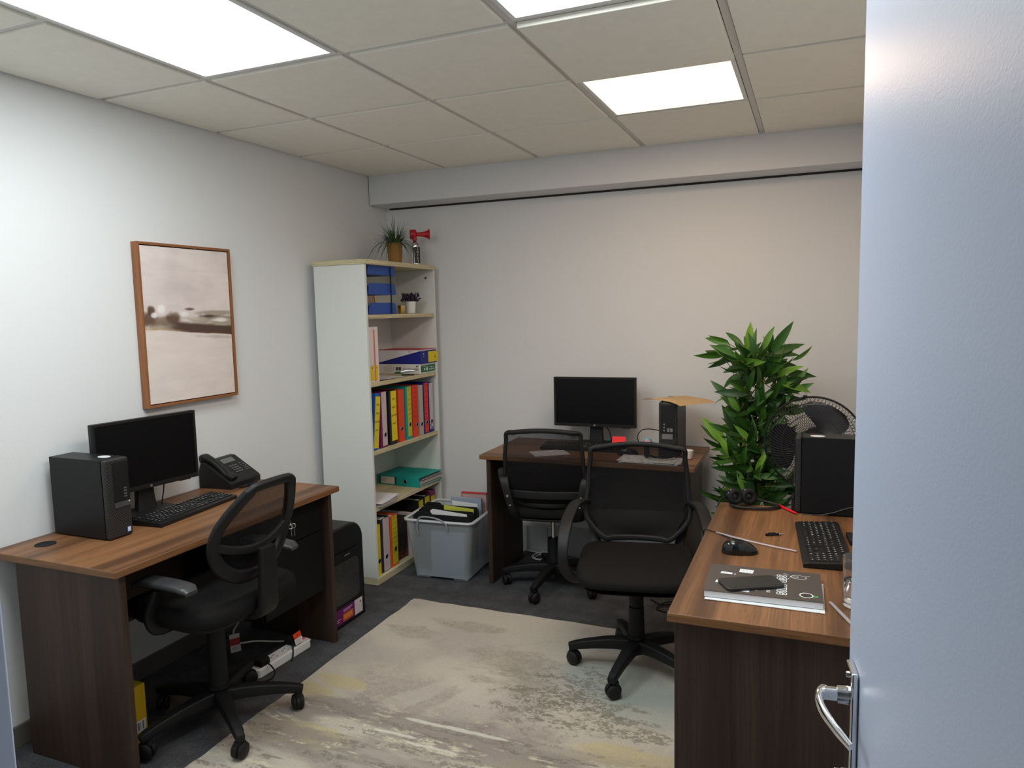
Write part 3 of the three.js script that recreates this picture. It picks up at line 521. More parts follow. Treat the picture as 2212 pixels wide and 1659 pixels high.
T.badge = canvasTex(128, 64, (g, w, h) => { g.fillStyle = '#111'; g.fillRect(0, 0, w, h); g.fillStyle = '#e9e9ee'; g.beginPath(); g.ellipse(64, 32, 58, 28, 0, 0, 7); g.fill(); g.fillStyle = '#777'; for (let i = 0; i < 9; i++) g.fillRect(34 + i * 7, 28, 4, 3); });
const badgeM = std({ color: lin(0.85, 0.85, 0.88), roughness: 0.25 });
const stickerM = print_(64, 64, (g) => { g.fillStyle = '#1c3f8f'; g.fillRect(0, 0, 64, 64); g.fillStyle = '#cfd6ea'; g.fillRect(14, 4, 48, 56); });
function tower(name, label, at, turn, w, h, d, small) {   // front faces +z
  const t = thing(name, label, 'computer', at, turn);
  mesh('case', span(-w / 2, w / 2, 0.004, h, -d / 2, d / 2 - 0.022, 0.002), M.caseBlack, t);
  mesh('front_panel', span(-w / 2, w / 2, 0.003, h, d / 2 - 0.0215, d / 2, 0.007), M.hex, t);
  for (const s of [-1, 1]) mesh('foot', join(span(s * w * 0.32 - 0.012, s * w * 0.32 + 0.012, 0.0003, 0.004, d / 2 - 0.05, d / 2 - 0.03, 0), span(s * w * 0.32 - 0.012, s * w * 0.32 + 0.012, 0.0003, 0.004, -d / 2 + 0.02, -d / 2 + 0.04, 0)), M.blackMatte, t);
  if (small) {
    mesh('drive_panel', span(-w / 2 + 0.012, w / 2 - 0.012, h * 0.38, h - 0.012, d / 2 - 0.001, d / 2 + 0.003, 0.001), M.black, t);
    mesh('badge_plate', span(-0.03, 0.026, h * 0.345, h * 0.44, d / 2 - 0.001, d / 2 + 0.0042, 0.0008), std({ color: lin(0.16, 0.16, 0.165), roughness: 0.5 }), t);
    for (let i = 0; i < 3; i++) mesh('port', cyl(0.0045, 0.0045, 0.002, -0.018, h * (0.5 + 0.055 * i), d / 2 + 0.003, 12, 'z'), M.steel, t);
    for (let i = 0; i < 2; i++) mesh('port', box(0.013, 0.018, 0.002, 0.003 + 0.016 * i, h * 0.51, d / 2 + 0.003, 0.0006), M.steel, t);
    mesh('front_foot', sweep([[-w / 2 + 0.002, 0.03, d / 2 + 0.006, 0.012, 0.05], [w / 2 - 0.012, 0.03, d / 2 + 0.006, 0.012, 0.05]], { n: 4 }), M.black, t);
  } else {
    mesh('drive_panel', span(-w * 0.2, w / 2 - 0.005, h * 0.46, h - 0.012, d / 2 - 0.001, d / 2 + 0.002, 0.001), M.black, t);
    mesh('badge_plate', span(-w * 0.2, w / 2 - 0.005, h * 0.385, h * 0.45, d / 2 - 0.001, d / 2 + 0.0025, 0.0008), std({ color: lin(0.055, 0.055, 0.058), roughness: 0.45 }), t);
    for (let i = 0; i < 4; i++) mesh('port', box(0.012, 0.0055, 0.002, w / 2 - 0.022, h * (0.51 + 0.035 * i), d / 2 + 0.002, 0.0005), M.steel, t);
    mesh('power_light', box(0.004, 0.006, 0.002, w / 2 - 0.01, h * 0.44, d / 2 + 0.002, 0.0005), M.paper, t);
    decal('sticker', 0.017, 0.019, stickerM, t, [w / 2 - 0.018, 0.024, d / 2 + 0.0006], 0, 0, 0, 'small white and blue square sticker');
  }
  const e = mesh('badge', plain(new THREE.CylinderGeometry(0.5, 0.5, 0.0012, 32)).scale(0.034, 1, 0.052).translate(0.012, h + 0.0006, d / 2 - 0.075), badgeM, t, 'white oval badge');
  return t;
}
tower('computer_tower', 'black desktop tower with a dotted front on the left desk', [0.178, 0.7305, 2.165], PI / 2, 0.096, 0.288, 0.285, false);
const sff = tower('computer_tower', 'slim black computer tower with an envelope on top, on the back desk', [1.917, 0.7305, 0.108], 0, 0.093, 0.29, 0.288, true);
dup(sff, [2.692, 0.7305, 1.067], -PI / 2, 'slim black computer tower standing broadside on the right desk near the fan');

// keyboards: every key is a part; the print is mapped by its place on the board
const KW = 0.44, KD = 0.135;
const ROWS = [
  [['Esc'], 1, 'F1 F2 F3 F4', 0.5, 'F5 F6 F7 F8', 0.5, 'F9 F10 F11 F12', 0.25, 'Pr Sc Pa'],
  ['` 1 2 3 4 5 6 7 8 9 0 - =', ['<-', 2], 0.25, 'In Ho PU', 0.25, 'Nm / * -'],
  [['Tab', 1.5], 'Q W E R T Y U I O P [ ]', ['Ent', 1.5], 0.25, 'De En PD', 0.25, '7 8 9 +'],
  [['Caps', 1.75], 'A S D F G H J K L ; @ #', ['', 1.25], 3.5, '4 5 6 +'],
  [['Shift', 1.25], '\\ Z X C V B N M , . /', ['Shift', 2.75], 1.25, '^', 1.25, '1 2 3 En'],
  [['Ctrl', 1.25], ['Win', 1.25], ['Alt', 1.25], ['', 6.25], ['Gr', 1.25], ['Win', 1.25], ['Mn', 1.25], ['Ctrl', 1.25], 0.25, '< v >', 0.25, ['0', 2], '. En'],
];
const KEYS = [];
ROWS.forEach((row, r) => { let x = 0; for (const e of row) { if (typeof e === 'number') x += e; else if (typeof e === 'string') for (const k of e.split(' ')) { KEYS.push([k, x, r, 1]); x += 1; } else { KEYS.push([e[0], x, r, e[1] ?? 1]); x += e[1] ?? 1; } } });
const U = (KW - 0.022) / 22.5, RD = (KD - 0.026) / 6.2;
const keyPos = (x, r, w) => [-KW / 2 + 0.011 + (x + w / 2) * U, -KD / 2 + 0.013 + (r + 0.5 + (r ? 0.2 : 0)) * RD];
T.keys = canvasTex(1408, 432, (g, W, H) => {
  g.fillStyle = '#1b1b1d'; g.fillRect(0, 0, W, H); g.fillStyle = '#c9c9cc'; g.textBaseline = 'middle'; g.textAlign = 'left';
  for (const [k, x, r, w] of KEYS) { const [cx, cz] = keyPos(x, r, w); g.font = `bold ${k.length > 2 ? 15 : k.length > 1 ? 19 : 26}px sans-serif`; g.fillText(k, (cx + KW / 2) / KW * W - (w > 1 ? w * 20 : 17), (cz + KD / 2) / KD * H - 6); }
});
const keyM = std({ map: T.keys, roughness: 0.42 });
function keyboard(label, at, turn) {             // typist sits on the +z side
  const t = thing('keyboard', label, 'keyboard', at, turn);
  const body = prism([[-KD / 2, 0.0035], [KD / 2, 0.0035], [KD / 2, 0.017], [KD / 2 - 0.006, 0.021], [-KD / 2 + 0.012, 0.0135], [-KD / 2, 0.011]], KW, 0.003).rotateY(PI / 2).translate(-KW / 2, 0, 0);
  const tilt = Math.atan((0.021 - 0.0135) / (KD - 0.018));
  mesh('body', body, M.black, t);
  for (const s of [-1, 1]) for (const z of [-1, 1]) mesh('foot', box(0.024, 0.004, 0.008, s * KW * 0.42, 0.002, z * KD * 0.42, 0.0005), M.blackMatte, t);
  for (const [k, x, r, w] of KEYS) {
    const [cx, cz] = keyPos(x, r, w), kw = w * U - 0.0026, kd = RD - 0.0026;
    const g = plain(new THREE.BoxGeometry(kw, 0.0075, kd)), p = g.attributes.position, uv = g.attributes.uv;
    for (let i = 0; i < p.count; i++) { if (p.getY(i) > 0) { p.setX(i, p.getX(i) * (1 - 0.003 / kw)); p.setZ(i, p.getZ(i) * (1 - 0.003 / kd)); } uv.setXY(i, (cx + p.getX(i) + KW / 2) / KW, 1 - (cz + p.getZ(i) + KD / 2) / KD); }
    g.computeVertexNormals();
    const o = mesh('key', g, keyM, t); o.position.set(cx, 0.0175 + (KD / 2 - cz - KD / 2) * Math.tan(tilt) + 0.0025, cz); o.rotation.x = tilt;
  }
  return t;
}
const kb = keyboard('black keyboard on the left desk in front of the monitor', [0.268, 0.7305, 1.818], 95.9 * PI / 180);
dup(kb, [2.640, 0.7305, 1.487], -85.7 * PI / 180, 'black keyboard lying along the right desk beside the water glass');
dup(kb, [1.41, 0.7305, 0.125], 0.03, 'black keyboard on the back desk, half hidden behind the chair backs');

// mice
function mouse(label, at, turn, hide) {            // nose towards +z
  const t = thing('computer_mouse', label, 'mouse', at, turn);
  const dome = (rx, ry, rz, lo, hi) => surf((u, v) => { const a = u * 2 * PI, e = v * PI / 2, c = Math.cos(e) ** 0.55, x = rx * Math.cos(a) * c, z = rz * Math.sin(a) * c; return [x * (1 - 0.12 * z / rz), 0.0015 + ry * Math.sin(e) * (1 - 0.28 * (z / rz) - 0.15 * (z / rz) ** 2), z]; }, 36, 12);
  mesh('shell', dome(0.031, 0.039, 0.056), M.blackGloss, t);
  mesh('sole', prism(rrect(0.054, 0.10, 0.025), 0.002).rotateX(-PI / 2), M.blackMatte, t);
  mesh('scroll_wheel', cyl(0.009, 0.009, 0.006, 0, 0.0205, 0.032, 16, 'x'), M.blackMatte, t);
  return t;
}
const mouseC = mouse('shiny black computer mouse on the right desk above the notebook', [2.398, 0.7305, 1.632], PI / 2 + 0.2);
dup(mouseC, [1.70, 0.7305, 0.215], 1.9, 'dark computer mouse on the back desk beside the small blue ornament');

// ---------------------------------------------------------------- telephone on the left desk; faces +z
{
  const t = thing('telephone', 'black desk telephone with handset beside the monitor on the left desk', 'telephone', [0.082, 0.7305, 1.385], PI / 2 + 0.1);
  const D = 0.165, W = 0.215;
  const prof = [[-D / 2, 0.001], [D / 2, 0.001], [D / 2, 0.022], [D / 2 - 0.008, 0.03], [-D / 2 + 0.03, 0.112], [-D / 2 + 0.012, 0.114], [-D / 2, 0.08]];
  mesh('body', prism(prof.map(([z, y]) => [-z, y]), W, 0.004).rotateY(PI / 2).translate(-W / 2, 0, 0), M.black, t);
  const face = new THREE.Group(); face.name = 'face'; t.add(face);
  const sl = Math.atan2(0.082, D - 0.038); face.position.set(0.030, 0.072, 0.0115); face.rotation.x = -PI / 2 + sl;
  // in the face's own axes: x right, y up the slope, z out
  mesh('display', box(0.085, 0.032, 0.004, -0.005, 0.053, 0.003, 0.001), std({ color: lin(0.12, 0.13, 0.12), roughness: 0.3 }), face);
  for (let i = 0; i < 3; i++) for (let j = 0; j < 4; j++) mesh('key', box(0.0135, 0.0085, 0.004, -0.032 + i * 0.019, 0.012 - j * 0.0145, 0.004, 0.0015), std({ color: lin(0.10, 0.10, 0.10), roughness: 0.4 }), face);
  for (let i = 0; i < 2; i++) for (let j = 0; j < 5; j++) mesh('key', box(0.011, 0.006, 0.004, 0.036 + i * 0.018, 0.015 - j * 0.0125, 0.004, 0.0012), std({ color: lin(0.10, 0.10, 0.10), roughness: 0.4 }), face);
  decal('label_strip', 0.03, 0.006, print_(64, 16, (g) => { g.fillStyle = '#222'; g.fillRect(0, 0, 64, 16); g.fillStyle = '#bbb'; g.fillRect(4, 6, 56, 4); }), face, [-0.03, 0.075, 0.002]);
  decal('label_strip', 0.022, 0.012, print_(64, 32, (g) => { g.fillStyle = '#1a1a1a'; g.fillRect(0, 0, 64, 32); g.fillStyle = '#ddd'; g.fillRect(6, 4, 20, 10); g.fillRect(34, 16, 22, 10); }), face, [0.058, 0.066, 0.002]);
  mesh('handset', sweep([[-0.074, 0.042, 0.080, 0.036, 0.03], [-0.074, 0.05, 0.068, 0.05, 0.034], [-0.074, 0.06, 0.045, 0.042, 0.024], [-0.074, 0.096, 0.0, 0.037, 0.024], [-0.074, 0.128, -0.05, 0.042, 0.026], [-0.074, 0.134, -0.076, 0.052, 0.036], [-0.074, 0.13, -0.092, 0.04, 0.034]], { n: 50, e: 3, seg: 18 }), M.black, t);
  const coil = []; for (let i = 0; i <= 220; i++) { const k = i / 220, a = k * 2 * PI * 22; coil.push([-0.08 + 0.13 * k, 0.008 + 0.0055 * Math.sin(a), 0.105 + 0.02 * Math.sin(k * PI) + 0.0055 * Math.cos(a)]); }
  mesh('coiled_cord', tube(coil, 0.0018, 440, 5), M.blackMatte, t);
}

// ---------------------------------------------------------------- bookcase
const BX0 = 0.055, BX1 = 0.385, BZ0 = -0.125, BZ1 = 0.656, SHELF = [0.04, 0.437, 0.752, 1.131, 1.503], BTOP = 1.80;
{
  const t = thing('bookcase', 'tall white bookcase with pale wood shelves in the back left corner', 'bookcase', [0, 0, 0]);
  mesh('top_panel', span(BX0 - 0.005, BX1 + 0.006, BTOP - 0.026, BTOP, BZ0 - 0.005, BZ1 + 0.005, 0.0015, 'z'), M.maple, t);
  mesh('base_panel', span(BX0, BX1 + 0.003, 0.001, 0.04, BZ0, BZ1, 0.0015, 'z'), M.maple, t);
  for (const z of [BZ0, BZ1 - 0.018]) mesh('side_panel', span(BX0, BX1, 0.0405, BTOP - 0.0265, z, z + 0.018, 0.0008, 'y'), M.white, t);
  mesh('back_panel', span(BX0, BX0 + 0.006, 0.0405, BTOP - 0.0265, BZ0 + 0.0185, BZ1 - 0.0185, 0), M.white, t);
  for (const y of SHELF.slice(1)) mesh('shelf', span(BX0 + 0.0065, BX1 - 0.003, y - 0.022, y, BZ0 + 0.0185, BZ1 - 0.0185, 0.001, 'z'), M.maple, t);
  for (const [x, y] of [[0.33, 1.725], [0.12, 1.725]]) mesh('cam_fitting', cyl(0.0075, 0.0075, 0.002, x, y, BZ0 + 0.019, 16, 'z'), M.steel, t);
}

// files: spine faces +x, standing; made once per look
function inks(g, lines, w, y0, dy, size, col = '#26220a') { g.fillStyle = col; g.textAlign = 'center'; lines.forEach((s, i) => { g.save(); g.translate(w / 2, y0 + i * dy); g.rotate(-0.06); g.font = `bold italic ${size}px sans-serif`; g.fillText(s, 0, 0); g.restore(); }); }
function scrawl(g, w, h, col, n, seed0) { g.strokeStyle = col; g.lineWidth = 2.2; for (let i = 0; i < n; i++) { const y = h * (0.06 + 0.8 * i / n); g.beginPath(); for (let x = 0.16; x < 0.86; x += 0.04) g.lineTo(w * x, y + 7 * (hash(x * 100, i, seed0) - 0.5) * 2 - x * 6); g.stroke(); } }
const spineTag = (bg, draw) => print_(96, 400, (g, w, h) => { g.fillStyle = bg; g.fillRect(0, 0, w, h); draw && draw(g, w, h); }, 0.75);
// ring: height of the finger hole, 0 for none; lab: [z offset, y0, y1, width, material] of the label on the spine
function file(label, cover, w, z, y, { h = 0.318, lean = 0, x = BX1 - 0.018, ring = 0.075, ringZ = 0, lab, depth = 0.275, group = 'lever arch files in the bookcase', name = 'lever_arch_file', cat = 'file' } = {}) {
  const t = thing(name, label, cat, [x, y + 0.0006, z], 0, group);
  t.rotation.x = lean;
  const b = 0.0028;
  mesh('cover', join(span(-b, 0, 0, h, -w / 2, w / 2, 0.001), span(-depth, -b, 0, h, -w / 2, -w / 2 + b, 0.0008), span(-depth, -b, 0, h, w / 2 - b, w / 2, 0.0008)), cover, t);
  mesh('pages', span(-depth + 0.02, -0.025, 0.006, h - 0.012, -w / 2 + 0.0035, w / 2 - 0.0035 - (w > 0.06 ? 0.012 : 0), 0), M.paper, t);
  if (ring) { mesh('ring_hole', join(cyl(0.0125, 0.0125, 0.0012, 0.0016, ring, ringZ, 20, 'x')), M.blackMatte, t); mesh('ring_rim', plain(new THREE.TorusGeometry(0.0128, 0.0014, 6, 24).rotateY(PI / 2).translate(0.0016, ring, ringZ)), M.steel, t); }
  if (lab) decal('spine_label', lab[3], lab[2] - lab[1], lab[4], t, [0.0008, (lab[1] + lab[2]) / 2, lab[0]], 0, PI / 2, 0);
  return t;
}
const bigYellow = spineTag('#e6d01e', (g, w) => { inks(g, ['Cloud', 'Admin', 'Hand-Out', 'Folder'], w, 70, 66, 21); g.strokeStyle = '#9a8a20'; g.lineWidth = 2; g.strokeRect(36, 322, 22, 26); });
const teaYellow = spineTag('#cfc023', (g, w, h) => scrawl(g, w, h, '#4a4410', 8, 3));
const redInk = spineTag('#e0371c', (g, w, h) => scrawl(g, w, h, '#541208', 7, 5));
const S3 = SHELF[2];
file('blue lever arch file with a wide yellow handwritten label, leaning at the left end', C.blue, 0.052, 0.592, S3, { lean: -0.13, ring: 0, lab: [-0.004, 0.012, 0.300, 0.046, bigYellow] });
file('purple lever arch file with a blank white spine next to the leaning blue one', C.purple, 0.068, 0.498, S3, { lean: 0, ring: 0.072, ringZ: -0.008, lab: [-0.006, 0.010, 0.316, 0.048, spineTag('#cbb9bd')] });
file('black lever arch file with a wide yellow handwritten label', C.dark = flat(0.012, 0.011, 0.013), 0.075, 0.398, S3, { h: 0.312, ring: 0, lab: [-0.008, 0.022, 0.310, 0.058, bigYellow] });
file('plain red lever arch file between the yellow-labelled black file and the teal one', C.red, 0.06, 0.303, S3, { h: 0.308, ring: 0.077, ringZ: 0.006 });
file('teal lever arch file with a narrow yellow handwritten label', C.teal, 0.068, 0.221, S3, { h: 0.318, ring: 0.088, ringZ: -0.008, lab: [-0.006, 0.018, 0.314, 0.044, teaYellow] });
file('red lever arch file with handwriting, right of the teal one', C.red, 0.062, 0.141, S3, { h: 0.318, ring: 0.074, ringZ: -0.01, lab: [0, 0.06, 0.316, 0.05, redInk] });
file('grey-white lever arch file between two red spines', C.grey, 0.05, 0.072, S3, { h: 0.31, ring: 0.068, lab: [0, 0.006, 0.308, 0.042, spineTag('#b9aea2')] });
file('dark blue lever arch file with a red handwritten spine label', C.navy, 0.055, 0.010, S3, { h: 0.322, ring: 0.07, ringZ: -0.004, lab: [-0.002, 0.008, 0.318, 0.047, redInk] });
file('blue and white lever arch file at the right end of its shelf', C.navy, 0.052, -0.054, S3, { h: 0.315, ring: 0.068, lab: [0, 0.02, 0.313, 0.046, spineTag('#c9bfc6', (g, w, h) => { g.fillStyle = '#26306e'; for (let i = 0; i < 26; i++) g.fillRect(w * hash(i, 1, 9), h * (0.78 + 0.22 * hash(i, 2, 9)), 14, 7); })] });

// bottom shelf
const S5 = SHELF[0];
file('yellow lever arch file at the left end of the bottom shelf', C.yellow, 0.05, 0.608, S5, { h: 0.29, ring: 0.082, ringZ: -0.006, group: 'files on the bottom shelf' });
file('white-spined box file with black and white patterned edges, bottom shelf', flat(0.03, 0.03, 0.035), 0.092, 0.531, S5, { h: 0.312, ring: 0.085, ringZ: -0.004, lab: [-0.008, 0.004, 0.31, 0.066, spineTag('#c6bac0', (g, w, h) => { g.strokeStyle = '#8d8488'; g.strokeRect(w * 0.45, h * 0.4, 3, h * 0.2); })], group: 'files on the bottom shelf' });
file('orange lever arch file with a yellow spine label, bottom shelf', C.orange, 0.078, 0.441, S5, { h: 0.302, ring: 0.10, ringZ: -0.012, lab: [-0.01, 0.012, 0.296, 0.056, teaYellow], group: 'files on the bottom shelf' });
file('pink and dark thin file beside the clear box, bottom shelf', C.pink, 0.022, 0.232, S5, { h: 0.26, ring: 0, group: 'files on the bottom shelf' });
file('black lever arch file with a short yellow label, behind the clear box', C.dark, 0.07, 0.118, S5, { h: 0.315, ring: 0, lab: [0, 0.16, 0.308, 0.05, teaYellow], group: 'files on the bottom shelf' });
file('black lever arch file with a yellow label, second from the right on the bottom shelf', C.dark, 0.07, 0.040, S5, { h: 0.322, ring: 0, lab: [0, 0.15, 0.314, 0.054, teaYellow], group: 'files on the bottom shelf' });
file('maroon file with a yellow label at the right end of the bottom shelf', C.purple, 0.066, -0.036, S5, { h: 0.335, ring: 0, lab: [0.0, 0.10, 0.30, 0.05, teaYellow], group: 'files on the bottom shelf' });
{
  const t = thing('box', 'dark cardboard box with a red printed base, middle of the bottom shelf', 'box', [0, 0, 0]);
  mesh('carton', span(0.09, 0.345, S5 + 0.0006, 0.29, 0.255, 0.392, 0.003), flat(0.022, 0.014, 0.011, 0.7), t);
  decal('printed_band', 0.13, 0.05, print_(256, 96, (g, w, h) => { g.fillStyle = '#2a1512'; g.fillRect(0, 0, w, h); for (let i = 0; i < 60; i++) { g.fillStyle = ['#a01820', '#5c1014', '#c03028', '#1d3a20'][i % 4]; g.beginPath(); g.arc(w * hash(i, 1, 4), h * hash(i, 2, 4), 5 + 6 * hash(i, 3, 4), 0, 7); g.fill(); } }), t, [0.3455, S5 + 0.03, 0.3235], 0, PI / 2);
  mesh('pull_tab', plain(new THREE.CylinderGeometry(0.012, 0.012, 0.002, 20).rotateZ(PI / 2).translate(0.347, 0.165, 0.385)), C.orange, t);
}
// shelf 4: a file lying flat and a stack of paper
{
  const t = thing('lever_arch_file', 'teal lever arch file lying flat on the fourth shelf', 'file', [0.225, SHELF[1] + 0.0008, 0.147], -0.06);
  const w = 0.315, h = 0.06, d = 0.275, b = 0.0028;   // spine along x, facing +z
  mesh('cover', join(span(-w / 2, w / 2, 0, h, -b, 0, 0.001), span(-w / 2, w / 2, 0, b, -d, -b, 0.001), span(-w / 2, w / 2, h - b, h, -d, -b, 0.001)), flat(0.0, 0.34, 0.30), t);
  const leaf = []; for (let i = 0; i < 7; i++) leaf.push(surf((u, v) => [(-0.5 + u) * (w - 0.01) + (i % 3) * 0.004, 0.006 + i * 0.0068 + 0.004 * Math.sin(u * 4 + i) * v, -0.03 - v * (d - 0.03)], 8, 4));
  mesh('pages', join(span(-w / 2 + 0.006, w / 2 - 0.004, 0.003, h * 0.55, -d + 0.02, -0.02, 0), ...leaf), std({ color: lin(0.45, 0.43, 0.42), roughness: 0.9, side: THREE.DoubleSide }), t);
  mesh('ring_hole', cyl(0.0125, 0.0125, 0.0014, 0.055, h / 2, 0.0014, 20, 'z'), M.blackMatte, t);
  mesh('ring_rim', plain(new THREE.TorusGeometry(0.0132, 0.0016, 6, 24).translate(0.055, h / 2, 0.0015)), M.steel, t);
  decal('spine_label', 0.135, 0.048, print_(256, 96, (g, W, H) => { g.fillStyle = '#1d5f5a'; g.fillRect(0, 0, W, H); g.fillStyle = '#cfc3bb'; g.fillRect(30, 3, 196, H - 6); g.fillStyle = '#111'; g.fillRect(228, 3, 14, H - 6); g.fillStyle = '#7a7470'; for (let i = 0; i < 4; i++) g.fillRect(60 + i * 14, 20, 3, 50); }), t, [-0.075, h / 2, 0.0007]);
}
{
  const t = thing('paper_stack', 'stack of loose white paper at the left of the fourth shelf', 'paper', [0.26, SHELF[1] + 0.0008, 0.535], 0.05);
  for (let i = 0; i < 5; i++) mesh('sheaf', surf((u, v) => { const n = (u - 0.5) * 0.21, m = (v - 0.5) * 0.29; return [m + i * 0.0015, 0.0005 + i * 0.0055 + 0.010 * (1 - u) ** 2 * (i / 4), n * (0.8 + 0.04 * i)]; }, 8, 8), std({ color: lin(0.68, 0.65, 0.68), roughness: 0.9, side: THREE.DoubleSide }), t);
  mesh('sheaf', box(0.285, 0.020, 0.165, 0, 0.0105, 0.004, 0.002), M.paperPink, t);
}
// shelf 2: two magazine files, a ream, two wedge files on top
const S2 = SHELF[3];
function magazineFile(label, z, w, stripe) {
  const t = thing('magazine_file', label, 'magazine file', [0, S2 + 0.0006, z], 0, 'magazine files on the second shelf');
  const s = prism([[0, 0], [0.25, 0], [0.25, 0.305], [0.17, 0.305], [0, 0.12]], 0.0025);
  mesh('side', s.clone().translate(0.115, 0, w / 2 - 0.0025), M.paperPink, t); mesh('side', s.clone().translate(0.115, 0, -w / 2), M.paperPink, t);
  mesh('spine', span(0.3655, 0.368, 0, 0.305, -w / 2, w / 2, 0.0008), C.white, t);
  mesh('contents', span(0.13, 0.36, 0.003, 0.26, -w / 2 + 0.004, w / 2 - 0.004, 0), M.paper, t);
  decal('yellow_label', w * 0.62, 0.085, print_(64, 128, (g) => { g.fillStyle = '#e2c81c'; g.fillRect(0, 0, 64, 128); g.fillStyle = '#201a08'; g.beginPath(); g.arc(36, 22, 7, 0, 7); g.fill(); }), t, [0.3686, 0.052, stripe ? 0.004 : -w * 0.12], 0, PI / 2);
  if (stripe) mesh('stripe', span(0.3682, 0.3692, 0.004, 0.29, w / 2 - 0.010, w / 2 - 0.001, 0), C.orange, t);
}
magazineFile('white magazine file nearest the side panel on the second shelf', 0.604, 0.06, false);
magazineFile('white magazine file with an orange edge stripe, second shelf', 0.548, 0.044, true);
{
  const t = thing('paper_ream', 'white and green wrapped ream of paper lying on the second shelf', 'paper ream', [0.232, S2 + 0.0006, -0.008]);
  const w = 0.297, h = 0.062, d = 0.2;
  mesh('wrapper', box(w, h, d, 0, h / 2, 0, 0.004), M.paper, t);
  decal('side_print', w - 0.008, h - 0.006, print_(512, 92, (g, W, H) => { g.fillStyle = '#d9d2cc'; g.fillRect(0, 0, W, H); g.save(); g.translate(W, H); g.rotate(PI); g.fillStyle = '#66635f'; g.font = 'bold 30px serif'; g.fillText('NAVIGATOR', 20, 56); g.fillStyle = '#3a3836'; g.fillRect(232, 32, 30, 34); g.fillRect(268, 32, 30, 34); g.fillStyle = '#9a958f'; for (let i = 0; i < 6; i++) g.fillRect(330, 22 + i * 9, 120, 3); g.restore(); g.fillStyle = '#2f6b45'; g.beginPath(); g.ellipse(250, H + 4, 62, 26, 0, 0, 7); g.fill(); }), t, [0, h / 2, d / 2 + 0.0006]);
  decal('end_print', d - 0.014, h - 0.012, print_(320, 80, (g, W, H) => { g.fillStyle = '#226340'; g.fillRect(0, 0, W, H); g.strokeStyle = '#e6ebe4'; g.lineWidth = 4; g.strokeRect(3, 3, W - 6, H - 6); g.save(); g.translate(W, H); g.rotate(PI); g.fillStyle = '#dfe8df'; g.font = 'bold 26px serif'; g.fillText('Navigator', 18, 36); g.fillRect(18, 48, 110, 4); g.fillRect(170, 20, 34, 30); g.beginPath(); g.arc(240, 34, 13, 0, 7); g.fill(); g.fillRect(170, 58, 90, 4); g.restore(); }), t, [w / 2 + 0.0006, h / 2, 0], 0, PI / 2);
}
{
  const wedge = (t, y0, hf, hb, cover, face) => {   // lying file, spine at +x
    const w = 0.30, d = 0.205, b = 0.0025;
    mesh('cover', prism([[0, 0], [w, 0], [w, hf], [0, hb]], d, 0.001).translate(0.085, y0, -0.115), cover, t);
    return [w, d];
  };
  const y1 = S2 + 0.0645;
  const t = thing('lever_arch_file', 'dark blue file with a yellow number one label, lying on the paper ream', 'file', [0, 0, 0.002]);
  wedge(t, y1, 0.076, 0.004, flat(0.006, 0.01, 0.21));
  decal('spine_label', 0.125, 0.066, print_(160, 100, (g, W, H) => { g.fillStyle = '#e3cb18'; g.fillRect(0, 0, W, H); g.save(); g.translate(W * 0.7, H * 0.5); g.rotate(PI); g.fillStyle = '#1a1606'; g.font = 'bold 46px sans-serif'; g.textAlign = 'center'; g.textBaseline = 'middle'; g.fillText('1', 0, 0); g.restore(); }), t, [0.3862, y1 + 0.038, -0.070], 0, PI / 2);
  decal('printed_mark', 0.02, 0.03, print_(48, 64, (g) => { g.fillStyle = '#151a5c'; g.fillRect(0, 0, 48, 64); g.fillStyle = '#c9cce4'; g.fillRect(8, 6, 26, 14); g.save(); g.translate(24, 46); g.rotate(-0.5); g.fillRect(-12, -5, 24, 9); g.restore(); }), t, [0.3862, y1 + 0.05, 0.05], 0, PI / 2);
  const u = thing('lever_arch_file', 'white file with a red top edge, upside down on the blue file', 'file', [0, 0, 0]);
  const g = prism([[0, 0.006], [0.298, 0.0785], [0.298, 0.083], [0, 0.083]], 0.2, 0.0008).translate(0.086, y1 + 0.0012, -0.112);
  mesh('cover', g, M.paperPink, u);
  mesh('top_board', span(0.086, 0.386, y1 + 0.0846, y1 + 0.0876, -0.114, 0.09, 0.0005), C.redPlastic, u);
  decal('printed_mark', 0.05, 0.012, print_(128, 32, (q) => { q.fillStyle = '#d6ccd2'; q.fillRect(0, 0, 128, 32); q.fillStyle = '#b0203a'; q.font = 'bold 26px sans-serif'; q.fillText('A4 A', 20, 28); }), u, [0.315, y1 + 0.076, 0.0886]);
}
single('paper_sheet', surf((u, v) => [0.16 + 0.2 * u, S2 + 0.0012 + 0.006 * u * v, 0.2 + 0.3 * v + 0.02 * u], 6, 6), std({ color: lin(0.7, 0.67, 0.68), roughness: 0.9, side: THREE.DoubleSide }), 'loose white sheet in front of the paper ream, second shelf', 'paper');
{
  const t = thing('stapler', 'small chrome stapler in front of the ream, second shelf', 'stapler', [0.335, S2 + 0.001, 0.165], 0.5);
  mesh('base', box(0.075, 0.006, 0.02, 0, 0.003, 0, 0.002), M.blackMatte, t);
  mesh('arm', sweep([[-0.04, 0.02, 0, 0.016, 0.012], [0.0, 0.027, 0, 0.02, 0.016], [0.042, 0.026, 0, 0.016, 0.01]], { n: 12 }), M.steel, t);
}
{
  const t = thing('pen', 'white and black pen leaning on the ream, second shelf', 'pen', [0.34, S2 + 0.036, 0.118], -0.35); t.rotation.z = 0.35;
  mesh('barrel', cyl(0.004, 0.004, 0.09, 0, 0, 0, 12, 'x'), M.plasticWhite, t); mesh('tip', cyl(0.004, 0.001, 0.02, 0.055, 0, 0, 12, 'x'), M.blackMatte, t); mesh('clip', box(0.035, 0.001, 0.003, -0.02, 0.0055, 0, 0), M.steel, t);
}
